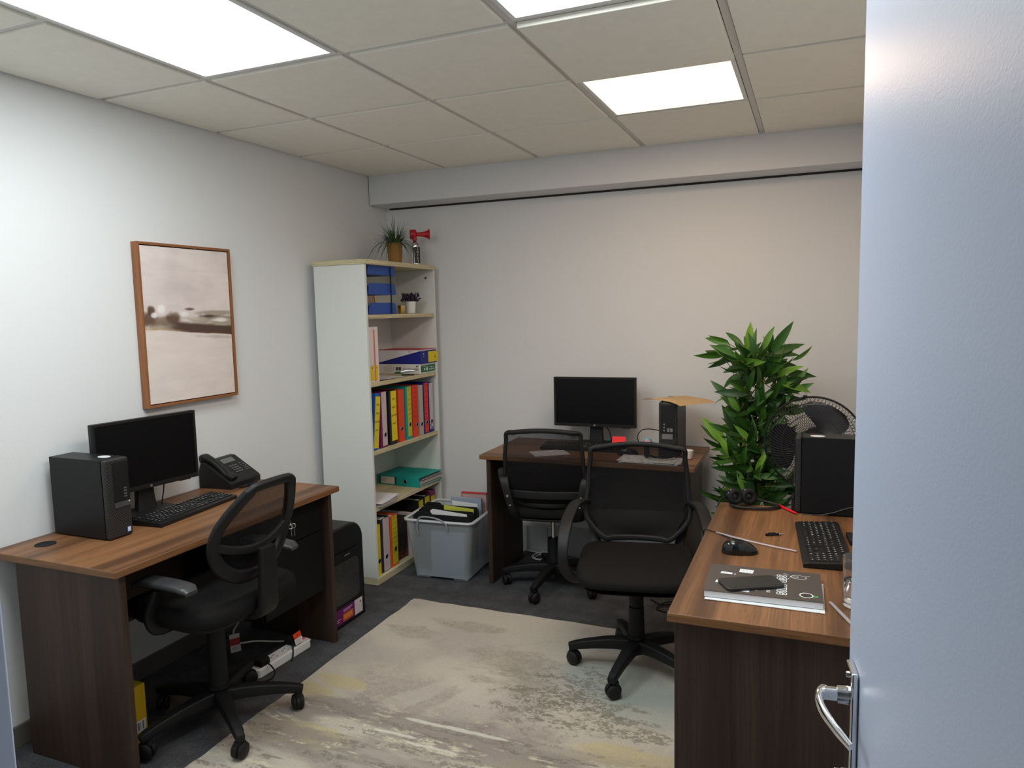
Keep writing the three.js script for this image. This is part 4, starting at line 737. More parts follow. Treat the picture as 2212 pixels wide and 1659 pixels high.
// shelf 1: letter trays, photo frame, little pots
{
  const S1 = SHELF[4], t = thing('letter_tray', 'three-tier blue letter tray on the top shelf of the bookcase', 'letter tray', [0.21, S1 + 0.0008, 0.447]);
  const bl = flat(0.012, 0.07, 0.36, 0.45);
  for (const y of [0.002, 0.110, 0.219]) {
    // sides flare: wider at the base as seen from the front
    const rim = [[-0.144, 0], [0.144, 0], [0.138, 0.04], [0.124, 0.062], [-0.124, 0.062], [-0.138, 0.04]];
    const tray = new THREE.Group(); tray.name = 'tray'; t.add(tray);
    mesh('front_wall', prism(rim, 0.003, 0.0008).rotateY(PI / 2).translate(0.147, y, 0), bl, tray);
    mesh('floor', span(-0.13, 0.147, y, y + 0.003, -0.136, 0.136, 0.0005), bl, tray);
    for (const s of [-1, 1]) mesh('side_wall', span(-0.13, 0.145, y + 0.0032, y + 0.05, s * 0.1345 - 0.0015, s * 0.1345 + 0.0015, 0.0005), bl, tray);
  }
  for (const [x, z] of [[0.155, 0.082], [-0.05, -0.139], [-0.12, 0.12], [-0.12, -0.12]]) mesh('riser', cyl(0.0035, 0.0035, 0.262, x, 0.133, -z, 10), M.blackMatte, t);
}
{
  const t = thing('photo_frame', 'gold edged frame leaning behind the blue letter tray', 'photo frame', [0.125, SHELF[4] + 0.002, 0.25], PI / 2 - 0.5); t.rotation.order = 'YXZ'; t.rotation.x = -0.25;
  const w = 0.13, h = 0.13, f = 0.008;
  for (const s of [-1, 1]) mesh('frame_side', span(s * (w / 2 - f / 2) - f / 2, s * (w / 2 - f / 2) + f / 2, 0, h, 0, 0.012, 0.001), M.gold, t);
  for (const y of [0, h - f]) mesh('frame_side', span(-w / 2 + f, w / 2 - f, y, y + f, 0, 0.012, 0.001), M.gold, t);
  mesh('picture', span(-w / 2 + f, w / 2 - f, f, h - f, 0.002, 0.005, 0), std({ color: lin(0.55, 0.45, 0.36), roughness: 0.4 }), t);
}
function sprigs(n, R, H, len, wid, s, col) {         // tufts of small leaves in one part
  const gs = [];
  for (let i = 0; i < n; i++) {
    const a = hash(i, 1, s) * 2 * PI, r = R * Math.sqrt(hash(i, 2, s)), y = H * hash(i, 3, s);
    const g = new THREE.ConeGeometry(wid, len, 4, 1); g.scale(1, 1, 0.35); g.translate(0, len / 2, 0); g.rotateZ((hash(i, 4, s) - 0.5) * 2.6); g.rotateY(a + (hash(i, 5, s) - 0.5)); g.translate(Math.cos(a) * r, y, Math.sin(a) * r); gs.push(plain(g));
  }
  return join(gs);
}
{
  const t = thing('potted_plant', 'small purple plant in a white pot on the top shelf', 'potted plant', [0.30, SHELF[4] + 0.0008, 0.042]);
  mesh('pot', lathe([[0.001, 0], [0.026, 0], [0.028, 0.004], [0.034, 0.074], [0.031, 0.074], [0.029, 0.064], [0.001, 0.062]]), M.plasticWhite, t);
  mesh('foliage', sprigs(150, 0.058, 0.045, 0.022, 0.006, 11).translate(0, 0.072, 0), std({ color: lin(0.035, 0.018, 0.05), roughness: 0.8 }), t);
  mesh('stems', join([...Array(9)].map((_, i) => tube([[0, 0.06, 0], [0.02 * Math.cos(i * 0.7), 0.08, 0.02 * Math.sin(i * 0.7)], [0.045 * Math.cos(i * 0.7), 0.1, 0.045 * Math.sin(i * 0.7)]], 0.0012, 6, 4))), std({ color: lin(0.05, 0.06, 0.03) }), t);
  const u = thing('cup', 'little shiny gold cup beside the white pot', 'cup', [0.285, SHELF[4] + 0.0008, 0.128]);
  mesh('bowl', lathe([[0.001, 0], [0.017, 0], [0.019, 0.003], [0.025, 0.05], [0.0235, 0.05], [0.0175, 0.005], [0.001, 0.004]]), M.gold, u);
}
// on top of the bookcase
{
  const t = thing('potted_grass', 'wispy green grass plant in a brown pot on top of the bookcase', 'potted plant', [0.29, BTOP + 0.0008, 0.185]);
  mesh('pot', lathe([[0.001, 0], [0.036, 0], [0.038, 0.004], [0.047, 0.108], [0.05, 0.11], [0.05, 0.122], [0.045, 0.122], [0.042, 0.108], [0.001, 0.105]]), C.terracotta, t);
  const bl = [];
  for (let i = 0; i < 260; i++) {
    const a = hash(i, 1, 21) * 2 * PI, r0 = 0.035 * hash(i, 2, 21), L = 0.12 + 0.14 * hash(i, 3, 21), out = 0.3 + 1.3 * hash(i, 4, 21), w = 0.0034 + 0.0022 * hash(i, 6, 21), dr = Math.cos(a), dz = Math.sin(a);
    bl.push(surf((u, v) => { const s = v * L, h = s * Math.cos(out * 0.55) - out * v * v * L * 0.75, o = r0 + s * Math.sin(out * 0.8) * (0.9), k = (u - 0.5) * w * (1 - v * v); return [dr * o - dz * k, 0.105 + h, dz * o + dr * k]; }, 1, 6));
  }
  mesh('grass_blades', join(bl), std({ color: lin(0.035, 0.085, 0.025), roughness: 0.7, side: THREE.DoubleSide }), t);
}
{
  const t = thing('air_horn', 'chrome air horn canister with a red trumpet on top of the bookcase', 'air horn', [0.31, BTOP + 0.0008, -0.020]);
  mesh('canister', lathe([[0.001, 0], [0.029, 0], [0.0305, 0.003], [0.0305, 0.118], [0.026, 0.132], [0.012, 0.142], [0.010, 0.15], [0.001, 0.15]], 40), M.chrome, t);
  const lab = new THREE.CylinderGeometry(0.0309, 0.0309, 0.10, 24, 1, true, 0.35, 1.5); 
  mesh('lettering', plain(lab.translate(0, 0.062, 0)), std({ map: canvasTex(128, 256, (g, w, h) => { g.fillStyle = '#20221f'; g.fillRect(0, 0, w, h); g.fillStyle = '#dfe2dc'; g.font = 'bold 52px sans-serif'; g.textAlign = 'center'; 'SAFET'.split('').forEach((c, i) => g.fillText(c, w * 0.5, 48 + i * 49)); }), metalness: 0.5, roughness: 0.3 }), t);
  mesh('valve_head', join(cyl(0.013, 0.013, 0.03, 0, 0.165, 0, 20), lathe([[0.001, -0.02], [0.028, -0.02], [0.03, -0.012], [0.03, 0.012], [0.028, 0.02], [0.001, 0.02]], 28).rotateZ(PI / 2).rotateY(0.5).translate(-0.012, 0.19, -0.004)), C.redPlastic, t);
  mesh('trumpet', lathe([[0.012, 0], [0.013, 0.025], [0.017, 0.048], [0.024, 0.068], [0.034, 0.08], [0.0325, 0.08], [0.022, 0.066], [0.012, 0.045], [0.008, 0.0]], 32).rotateZ(-PI / 2).translate(0.012, 0.19, 0).rotateY(0.6), C.redPlastic, t);
}

// ---------------------------------------------------------------- floor by the bookcase and under the desks
{
  const t = thing('shredder', 'black rounded-top shredder with a purple and orange sticker, between left desk and bookcase', 'shredder', [0.52, 0.001, 1.125], PI / 2);
  const W = 0.285, H = 0.478, D = 0.24, r = 0.085;      // faces +z in its own axes
  const arch = [[-W / 2, 0], [W / 2, 0]]; for (let i = 0; i <= 10; i++) arch.push([W / 2 - r + r * Math.cos(i / 10 * PI / 2), H - r + r * Math.sin(i / 10 * PI / 2)]); for (let i = 0; i <= 10; i++) arch.push([-W / 2 + r - r * Math.sin(i / 10 * PI / 2), H - r + r * Math.cos(i / 10 * PI / 2)]);
  mesh('body', prism(arch, D, 0.012, 4).translate(0, 0, -D), M.black, t);
  mesh('bin_window', prism(rrect(W * 0.72, 0.20, 0.03), 0.004, 0.0015).translate(0, 0.215, -0.001), std({ color: lin(0.5, 0.5, 0.5), map: dataTex(256, 256, (x, y) => { const n = fbm(x / 10, y / 10, 301, 4), m = hash(x >> 1, y >> 1, 302); return 40 + 60 * n * m + 30 * m; }, true, [4, 4]), roughness: 0.35 }), t);
  mesh('feed_slot', box(W * 0.66, 0.012, 0.006, 0, 0.372, 0.0, 0.002), M.blackGloss, t);
  decal('maker_badge', 0.05, 0.010, print_(96, 20, (g) => { g.fillStyle = '#121212'; g.fillRect(0, 0, 96, 20); g.fillStyle = '#8e8e8e'; g.fillRect(8, 6, 80, 7); }), t, [0.01, 0.345, 0.0026]);
  decal('sticker', 0.235, 0.075, print_(470, 150, (g) => { g.fillStyle = '#6a1464'; g.fillRect(0, 0, 470, 150); g.fillStyle = '#d2641c'; g.fillRect(140, 62, 170, 74); g.fillStyle = '#e79a52'; for (let i = 0; i < 5; i++) g.fillRect(160 + i * 28, 78, 16, 38); g.fillStyle = '#c9a7c9'; g.fillRect(20, 90, 90, 8); g.fillRect(20, 110, 70, 8); g.fillRect(150, 20, 150, 9); g.fillRect(150, 38, 120, 7); g.fillStyle = '#d8cfd6'; g.fillRect(335, 0, 135, 150); g.fillStyle = '#7d2b4c'; g.fillRect(430, 30, 16, 22); g.fillStyle = '#8a8288'; g.fillRect(360, 50, 18, 6); }), t, [0.005, 0.056, 0.0012], 0, 0, 0, 'purple, orange and white sticker');
}
{
  // clear plastic tub: tapered walls with rounded corners, turned-out rim
  const t = thing('storage_box', 'clear plastic storage box full of hanging files beside the bookcase', 'storage box', [0.668, 0.001, 0.268], 0.06);
  const H = 0.345, ring = (k, y) => { const w = 0.335 + 0.075 * k, d = 0.385 + 0.06 * k; return rrect(w, d, 0.035, 6).map(([x, z]) => [x, y, z]); };
  const wall = (k0, y0, k1, y1) => { const A = ring(k0, y0), B = ring(k1, y1), n = A.length; return surf((u, v) => { const i = Math.round(u * n) % n; return [A[i][0] + (B[i][0] - A[i][0]) * v, A[i][1] + (B[i][1] - A[i][1]) * v, A[i][2] + (B[i][2] - A[i][2]) * v]; }, n, 6); };
  mesh('wall', wall(0, 0.018, 1, H), M.tub, t);
  mesh('bottom', prism(ring(0, 0).map(([x, , z]) => [x, -z]), 0.003).rotateX(-PI / 2).translate(0, 0.016, 0), M.tub, t);
  for (const [x, z] of [[-1, -1], [1, -1], [-1, 1], [1, 1]]) mesh('foot', box(0.09, 0.017, 0.08, x * 0.115, 0.0085, z * 0.145, 0.008), M.tub, t);
  mesh('rim', sweep(ring(1.06, H).map((p) => [...p, 0.020, 0.014]), { n: 84, seg: 8, closed: true }), phy({ color: lin(0.72, 0.76, 0.79), roughness: 0.4, transmission: 0.3, thickness: 0 }), t);
  const hd = [[-0.115, H - 0.075, 0.232, 0.008, 0.006], [-0.118, H - 0.03, 0.238, 0.008, 0.006], [-0.105, H + 0.018, 0.236, 0.010, 0.006], [-0.04, H + 0.026, 0.234, 0.010, 0.007], [0.03, H + 0.012, 0.234, 0.010, 0.007], [0.06, H - 0.01, 0.236, 0.009, 0.006], [0.063, H - 0.065, 0.233, 0.008, 0.006]];
  mesh('handle', sweep(hd, { n: 40, seg: 8, e: 2, up: V(0, 0, 1) }), std({ color: lin(0.25, 0.28, 0.31), roughness: 0.35 }), t);
  const put = (name, label, cat, geo, mat, group) => { const o = single(name, geo, mat, label, cat, [0.660, 0.016, 0.268], 0.06, group); return o; };
  const hang = (z, tilt, y1) => prism([[-0.165, 0.06], [0.165, 0.06], [0.182, y1 - 0.02], [0.17, y1], [-0.05, y1], [-0.06, y1 + 0.012], [-0.14, y1 + 0.012], [-0.165, y1 - 0.01]], 0.006, 0.001).rotateX(tilt).translate(0, 0, z);
  put('hanging_folder', 'dark hanging folder at the front of the clear storage box', 'folder', hang(0.155, 0.02, 0.352), M.blackMatte, 'folders in the clear box');
  put('hanging_folder', 'second dark hanging folder in the clear box, behind a white card', 'folder', hang(0.085, 0.02, 0.362), M.blackMatte, 'folders in the clear box');
  put('hanging_folder', 'rear dark hanging folder in the clear box, in front of pale blue folders', 'folder', hang(0.02, 0.02, 0.372), M.blackMatte, 'folders in the clear box');
  put('card', 'white card standing in the front folder of the clear box', 'card', prism([[-0.08, 0.1], [0.15, 0.1], [0.15, 0.356], [-0.06, 0.374], [-0.075, 0.366]], 0.003).translate(0, 0, 0.128), M.paper);
  put('card', 'yellow-green edged sheet in the second folder of the clear box', 'card', prism([[-0.02, 0.1], [0.165, 0.1], [0.165, 0.37], [-0.02, 0.383]], 0.003).translate(0, 0, 0.062), flat(0.6, 0.62, 0.08));
  put('card', 'white label card standing behind the yellow-green sheet in the clear box', 'card', prism([[0.005, 0.1], [0.165, 0.1], [0.165, 0.385], [0.005, 0.395]], 0.003).translate(0, 0, 0.002), M.paper);
  put('folder', 'pale blue folder leaning at the back of the clear box', 'folder', span(-0.03, 0.165, 0.08, 0.40, -0.075, -0.055, 0.002), flat(0.36, 0.4, 0.5), 'folders in the clear box');
  put('folder', 'red edged clear folder sticking up at the back of the clear box', 'folder', join(span(0.02, 0.175, 0.08, 0.415, -0.128, -0.112, 0.002)), flat(0.6, 0.4, 0.38), 'folders in the clear box');
  mesh('red_binding', join(span(0.02, 0.178, 0.412, 0.420, -0.13, -0.108, 0.002), span(0.016, 0.022, 0.3, 0.42, -0.13, -0.108, 0.002)), flat(0.6, 0.05, 0.05), scene.getObjectByName(taken.folder ? 'folder_001' : 'folder'));
  put('folder', 'grey-blue folder pressed against the front wall of the clear box', 'folder', span(-0.055, 0.150, 0.006, 0.262, 0.1665, 0.182, 0.004), flat(0.16, 0.23, 0.32));
}
{
  const t = thing('power_strip', 'white power strip on the carpet under the left desk', 'power strip', [0.467, 0.001, 1.553], PI / 2 - 0.05);
  mesh('housing', prism(rrect(0.315, 0.056, 0.012), 0.040, 0.006, 3).rotateX(-PI / 2), M.plasticWhite, t);
  for (let i = 0; i < 4; i++) { const s = new THREE.Group(); s.name = 'socket'; s.position.set(-0.11 + i * 0.068, 0.0402, 0); t.add(s); mesh('slot', box(0.004, 0.0016, 0.008, -0.012, 0, 0, 0), M.dark, s); for (const k of [-1, 1]) mesh('slot', box(0.0065, 0.0016, 0.004, 0.010, 0, k * 0.011, 0), M.dark, s); }
  mesh('rocker_switch', box(0.02, 0.006, 0.016, 0.142, 0.041, 0, 0.002), flat(0.8, 0.05, 0.16), t);
  const plug = (label, x, z) => { const p = thing('plug', label, 'plug', [x, 0.0418, z], PI / 2 - 0.05); mesh('body', prism([[-0.022, -0.024], [0.018, -0.024], [0.026, -0.008], [0.026, 0.008], [0.018, 0.024], [-0.022, 0.024]], 0.028, 0.005, 2).rotateX(-PI / 2), M.blackMatte, p); return p; };
  const p1 = plug('black plug in the near end of the white power strip', 0.462, 1.668);
  mesh('flex', tube([[0.0, 0.012, 0.024], [0.0, 0.006, 0.05], [0.004, -0.022, 0.07], [-0.02, -0.034, 0.08], [-0.09, -0.036, 0.05]], 0.0032, 40, 8), M.blackMatte, p1);
  const p2 = plug('black plug carrying a red and white tag in the far end of the power strip', 0.462, 1.46);
  mesh('flex', tube([[-0.02, 0.012, 0.02], [-0.04, 0.02, 0.034], [-0.06, -0.02, 0.05], [-0.08, -0.036, 0.06]], 0.0032, 30, 8), M.blackMatte, p2);
  decal('tag', 0.046, 0.05, T.tagM = print_(96, 104, (g) => { g.fillStyle = '#e8e2e4'; g.fillRect(0, 0, 96, 104); g.fillStyle = '#e2441c'; g.fillRect(0, 0, 96, 52); g.fillStyle = '#7a1a0c'; g.fillRect(40, 20, 16, 12); g.fillStyle = '#9a9298'; for (let i = 0; i < 4; i++) g.fillRect(10, 62 + i * 10, 70, 4); }), p2, [-0.005, 0.032, 0.032], -0.25, 0, 0.05, 'red and white safety tag');
  const c = thing('cable', 'white cable running across the carpet to the power strip', 'cable', [0, 0, 0]);
  mesh('cord', tube([[0.475, 0.024, 1.39], [0.47, 0.012, 1.355], [0.42, 0.004, 1.365], [0.37, 0.03, 1.45], [0.335, 0.075, 1.56], [0.30, 0.095, 1.63], [0.29, 0.14, 1.64], [0.28, 0.165, 1.60], [0.25, 0.21, 1.48], [0.17, 0.25, 1.30]], 0.0038, 90, 8), M.cableWhite, c);
  decal('tag', 0.042, 0.082, print_(84, 164, (g) => { g.fillStyle = '#c9c0c2'; g.fillRect(0, 0, 84, 164); g.fillStyle = '#a02a22'; g.fillRect(0, 40, 84, 62); g.fillStyle = '#8d8488'; g.fillRect(12, 120, 60, 6); g.fillRect(12, 136, 50, 6); }), c, [0.312, 0.105, 1.655], 0, PI / 2 - 0.7, 0.05, 'red and white tag folded over the cable');
  single('cable', tube([[0.118, 0.30, 2.12], [0.125, 0.2, 2.14], [0.14, 0.1, 2.22], [0.16, 0.012, 2.3]], 0.002, 30, 6), M.blackMatte, 'thin black cable hanging under the left desk', 'cable');
}
{
  const t = thing('carton', 'narrow yellow carton with a barcode under the left desk, by its side panel', 'box', [0, 0.001, 0]);
  mesh('body', span(0.075, 0.40, 0, 0.208, 2.185, 2.355, 0.002), flat(0.62, 0.42, 0.008), t);
  decal('print', 0.165, 0.204, print_(330, 408, (g) => { g.fillStyle = '#d8ab12'; g.fillRect(0, 0, 330, 408); g.fillStyle = '#e0e0dc'; g.fillRect(10, 252, 310, 84); g.fillStyle = '#33312c'; for (let i = 0; i < 60; i++) if (hash(i, 4, 4) > 0.45) g.fillRect(30 + i * 4.6, 262, 3, 62); g.font = 'bold 34px sans-serif'; g.fillText('CARTON', 40, 244); g.fillStyle = '#7a6410'; for (let i = 0; i < 4; i++) g.fillRect(20, 350 + i * 13, 240, 5); }), t, [0.4004, 0.104, 2.27], 0, PI / 2);
}
{ // cables under the back desk
  const loops = []; for (let i = 0; i <= 60; i++) { const a = i / 60 * 2 * PI * 3.2; loops.push([1.085 + 0.055 * Math.cos(a) + 0.03 * i / 60, 0.006 + 0.016 * (1 + Math.sin(a * 0.7)) * (i / 60), -0.06 + 0.05 * Math.sin(a)]); }
  single('cable', tube([[0.95, 0.02, -0.128], [1.02, 0.012, -0.125], [1.08, 0.008, -0.115], ...loops, [1.22, 0.005, -0.1], [1.32, 0.006, -0.12], [1.4, 0.02, -0.13]], 0.003, 260, 6), M.cableWhite, 'tangle of white cables on the carpet under the back desk', 'cable');
  single('cable', tube([[1.85, 0.006, 0.36], [1.92, 0.012, 0.42], [2.0, 0.02, 0.40], [2.03, 0.006, 0.44], [1.97, 0.004, 0.49], [1.9, 0.005, 0.46], [1.94, 0.02, 0.40], [2.02, 0.012, 0.36]], 0.004, 80, 6), M.blackMatte, 'black cable coiled on the carpet below the back desk', 'cable');
}

// ---------------------------------------------------------------- things on the back desk
{
  const t = single('envelope', surf((u, v) => { const a = (u - 0.5) * 0.325, b = (v - 0.5) * 0.235; return [a, 0.0045 + 0.0 - 0.30 * Math.max(0, Math.abs(a) - 0.06) ** 2 * 4 - 0.5 * Math.max(0, Math.abs(b) - 0.08) ** 2, b]; }, 20, 12), M.manila, 'brown paper envelope lying across the top of the slim tower on the back desk', 'envelope', [1.945, 1.0215, 0.115], -0.72);
  mesh('flap_fold', surf((u, v) => { const a = (u - 0.5) * 0.325, b = 0.055 + v * 0.06; return [a * (1 - 0.25 * (1 - v)), 0.0055 - 0.30 * Math.max(0, Math.abs(a) - 0.06) ** 2 * 4 - 0.5 * Math.max(0, Math.abs(b) - 0.08) ** 2, b]; }, 20, 4), std({ color: lin(0.60, 0.41, 0.20), roughness: 0.8, side: THREE.DoubleSide }), t);
}
single('note_card', surf((u, v) => [(u - 0.5) * 0.074, 0.001 + v * 0.04, -0.012 - v * 0.03], 2, 2), std({ color: lin(0.95, 0.03, 0.03), roughness: 0.7, side: THREE.DoubleSide }), 'bright red folded card on the back desk under the monitor', 'card', [1.612, 0.7535, 0.082], 0.1).castShadow = true;
{
  const t = thing('notepad', 'block of sticky notes carrying the bright red card on the back desk', 'notes', [1.612, 0.7305, 0.085], 0.1);
  mesh('block', box(0.074, 0.022, 0.06, 0, 0.011, 0, 0.001), M.blackMatte, t);
}
single('paper_sheet', box(0.195, 0.0012, 0.145, 0, 0, 0, 0), M.paperPink, 'white sheet on the back desk seen through the left chair mesh', 'paper', [1.282, 0.7314, 0.292], 0.62);
{
  const t = thing('paper_pile', 'pile of white papers at the front of the back desk, seen through the chair mesh', 'papers', [1.845, 0.7305, 0.345], 0.02);
  [[0.30, 0.15, 0, 0], [0.295, 0.15, 0.012, 0.05], [0.29, 0.148, -0.01, -0.04]].forEach(([w, d, x, r], i) => mesh('sheet', box(w, 0.0035, d, x, 0.002 + i * 0.004, 0, 0.0005).rotateY(r), M.paper, t));
}
{
  const t = thing('headset', 'dark headset lying on the white papers on the back desk', 'headset', [1.90, 0.7435, 0.315], 0.4);
  mesh('headband', tube([[-0.075, 0.02, -0.02], [-0.06, 0.016, 0.03], [0, 0.012, 0.052], [0.06, 0.016, 0.03], [0.075, 0.02, -0.02]], 0.006, 40, 8), M.blackMatte, t);
  for (const s of [-1, 1]) mesh('ear_pad', plain(new THREE.TorusGeometry(0.022, 0.011, 10, 24)).rotateY(PI / 2).translate(s * 0.072, 0.03, -0.032), M.blackMatte, t);
}
single('eraser', box(0.03, 0.012, 0.016, 0, 0.006, 0, 0.003), C.blue, 'small blue object on the white papers of the back desk', 'eraser', [1.815, 0.7435, 0.285], 0.4);
{
  const t = thing('mug', 'small white cup at the right front of the back desk', 'cup', [2.015, 0.7305, 0.235]);
  mesh('bowl', lathe([[0.001, 0], [0.022, 0], [0.026, 0.006], [0.031, 0.045], [0.0295, 0.045], [0.0245, 0.008], [0.001, 0.006]]), std({ color: lin(0.8, 0.72, 0.68), roughness: 0.35 }), t);
}
{
  const t = thing('ornament', 'small pale blue round ornament with a pink patch on the back desk', 'ornament', [1.775, 0.7305, 0.08]);
  mesh('body', plain(new THREE.SphereGeometry(0.029, 28, 20).scale(0.95, 1.1, 0.9).translate(0, 0.042, 0)), std({ map: canvasTex(128, 64, (g) => { g.fillStyle = '#7fb6bb'; g.fillRect(0, 0, 128, 64); g.fillStyle = '#d7899a'; for (let i = 0; i < 26; i++) { g.beginPath(); g.arc(20 + 26 * hash(i, 1, 8), 18 + 26 * hash(i, 2, 8), 4, 0, 7); g.fill(); } }), roughness: 0.5 }), t);
  for (const s of [-1, 1]) mesh('foot', plain(new THREE.SphereGeometry(0.007, 12, 8).scale(1, 0.9, 1.2).translate(s * 0.011, 0.0065, 0.012)), M.plasticWhite, t);
}
single('cable', tube([[1.725, 0.765, 0.055], [1.712, 0.80, 0.045], [1.735, 0.835, 0.03], [1.79, 0.838, 0.01], [1.84, 0.82, -0.02], [1.86, 0.80, -0.06], [1.86, 0.735, -0.09]], 0.0026, 60, 8), M.blackMatte, 'thin black cable curling up beside the slim tower on the back desk', 'cable');
single('cable', tube([[1.50, 0.85, -0.045], [1.53, 0.80, -0.05], [1.545, 0.735, -0.055], [1.555, 0.732, -0.09]], 0.0025, 30, 6), M.blackMatte, 'black cable hanging from the monitor on the back desk', 'cable');
single('cable', tube([[0.13, 0.845, 1.80], [0.122, 0.80, 1.80], [0.118, 0.734, 1.805], [0.15, 0.7335, 1.78], [0.19, 0.7335, 1.70], [0.21, 0.7335, 1.62]], 0.0025, 50, 6), M.blackMatte, 'black cable hanging from the monitor on the left desk', 'cable');

// ---------------------------------------------------------------- things on the right desk
const RT = 0.7305;
{
  T.cover = canvasTex(1024, 720, (g, W, H) => {
    g.fillStyle = '#4a423e'; g.fillRect(0, 0, W, H);
    g.fillStyle = '#dfe6ea'; g.strokeStyle = '#dfe6ea';
    const slab = (x, y, w, h, k) => { g.save(); g.translate(x, y); g.beginPath(); g.moveTo(0, 0); g.lineTo(w, k * h * 0.25); g.lineTo(w - 10, h); g.lineTo(-6, h * 0.9); g.closePath(); g.fill(); g.fillStyle = '#b9c3ca'; for (let i = 1; i < 4; i++) g.fillRect(w * i / 4, 8, 3, h - 18); g.restore(); };
    slab(120, 190, 110, 60, 1); slab(290, 70, 130, 105, 0.4); slab(275, 560, 130, 105, 1); slab(90, 430, 50, 70, 1);
    g.save(); g.translate(240, 240); g.rotate(PI / 2); g.font = 'bold 26px sans-serif'; g.fillText('10', -20, 0); g.restore();
    g.save(); g.translate(450, 600); g.rotate(PI / 2); g.font = 'bold 26px sans-serif'; g.fillText('12', -20, 0); g.restore();
    g.save(); g.translate(545, 560); g.rotate(PI / 2); g.font = 'bold 44px sans-serif'; g.fillText('XX', 0, 0); g.restore();
    g.save(); g.translate(640, 130); g.rotate(PI / 2); g.font = 'bold 104px sans-serif'; g.lineWidth = 16; g.lineJoin = 'round'; g.strokeText('SGB-OING', 0, 0); g.fillStyle = '#4a423e'; g.fillText('SGB-OING', 0, 0); g.restore();
    g.lineWidth = 7; g.strokeStyle = '#c9d0d4'; g.beginPath(); g.ellipse(830, 150, 66, 50, 0.2, 0, 7); g.stroke(); g.beginPath(); g.ellipse(790, 150, 36, 26, 0, 0, 7); g.stroke(); g.beginPath(); g.moveTo(740, 120); g.lineTo(690, 80); g.moveTo(745, 190); g.lineTo(720, 240); g.moveTo(890, 110); g.lineTo(930, 100); g.stroke();
    g.lineWidth = 11; g.strokeStyle = '#e6eaec'; g.fillStyle = '#3a302e'; g.beginPath(); g.arc(885, 590, 54, 0, 7); g.fill(); g.stroke();
    g.strokeStyle = '#3fd052'; g.lineWidth = 9; g.beginPath(); g.ellipse(962, 600, 17, 13, 0, 0, 7); g.stroke();
  });
  const t = thing('notebook', 'dark covered notebook with white lettering on the right desk, under a phone', 'notebook', [2.486, RT + 0.0035, 1.925], 0.035);
  const w = 0.298, d = 0.212, h = 0.0185;
  mesh('page_block', box(w - 0.003, h - 0.0012, d - 0.003, 0, h / 2 - 0.0003, 0, 0.001), std({ color: lin(0.74, 0.75, 0.78), roughness: 0.9 }), t);
  const g = plain(new THREE.BoxGeometry(w, 0.0012, d)), p = g.attributes.position, uv = g.attributes.uv; for (let i = 0; i < p.count; i++) uv.setXY(i, p.getX(i) / w + 0.5, 0.5 - p.getZ(i) / d);
  const cov = mesh('cover', g, std({ map: T.cover, roughness: 0.55 }), t); cov.position.y = h;
  single('paper_sheet', box(0.297, 0.002, 0.21, 0, 0.0015, 0, 0.0005), M.paper, 'loose white paper showing from under the dark notebook on the right desk', 'paper', [2.492, RT, 1.94], 0.01);
}
{
  const t = thing('mobile_phone', 'black mobile phone lying face down on the dark notebook', 'phone', [2.456, RT + 0.0228, 1.958], 0.5);
  mesh('body', prism(rrect(0.158, 0.076, 0.013), 0.0085, 0.0025, 3).rotateX(-PI / 2), std({ color: lin(0.022, 0.02, 0.019), roughness: 0.5 }), t);
  mesh('screen', prism(rrect(0.15, 0.069, 0.010), 0.0006).rotateX(-PI / 2).translate(0, 0.0084, 0), std({ color: lin(0.02, 0.019, 0.018), roughness: 0.35 }), t);
}
{
  const t = thing('water_glass', 'straight drinking glass half full of water on the right desk by the door edge', 'glass', [2.717, RT, 1.962]);
  mesh('wall', lathe([[0.001, 0.0], [0.030, 0.0], [0.0325, 0.003], [0.0355, 0.130], [0.0345, 0.131], [0.0335, 0.130], [0.0306, 0.013], [0.027, 0.010], [0.001, 0.010]], 48), M.glass, t);
  mesh('water', lathe([[0.001, 0.0105], [0.0268, 0.0105], [0.0302, 0.0135], [0.0319, 0.068], [0.001, 0.068]], 48), M.water, t);
}
single('plastic_strip', sweep([[2.306, RT + 0.004, 1.455, 0.011, 0.005], [2.38, RT + 0.004, 1.497, 0.011, 0.006], [2.48, RT + 0.004, 1.543, 0.011, 0.006], [2.565, RT + 0.004, 1.572, 0.011, 0.005]], { n: 30, e: 2 }), phy({ color: lin(0.85, 0.82, 0.86), roughness: 0.18, transmission: 0.75, thickness: 0 }), 'clear flexible plastic strip lying across the right desk', 'strip');
single('plastic_strip', sweep([[2.655, RT + 0.004, 1.967, 0.010, 0.005], [2.70, RT + 0.004, 2.09, 0.010, 0.005]], { n: 8, e: 2 }), phy({ color: lin(0.85, 0.82, 0.86), roughness: 0.18, transmission: 0.75, thickness: 0 }), 'short clear plastic strip on the right desk near the glass and door edge', 'strip');
function pen(label, at, turn, barrel, cap) { const t = thing('pen', label, 'pen', at, turn); mesh('barrel', cyl(0.0045, 0.0045, 0.105, 0, 0.005, 0, 14, 'x'), barrel, t); mesh('tip', cyl(0.0045, 0.0012, 0.02, 0.0625, 0.005, 0, 14, 'x'), cap, t); mesh('push_button', cyl(0.0028, 0.0028, 0.012, -0.058, 0.005, 0, 12, 'x'), M.plasticWhite, t); mesh('clip', box(0.04, 0.0015, 0.003, -0.03, 0.0108, 0, 0.0004), barrel, t); return t; }
pen('red pen lying on the right desk beside the headset', [2.516, RT, 1.078], -0.94, flat(0.75, 0.01, 0.03, 0.3), flat(0.75, 0.01, 0.03, 0.3));
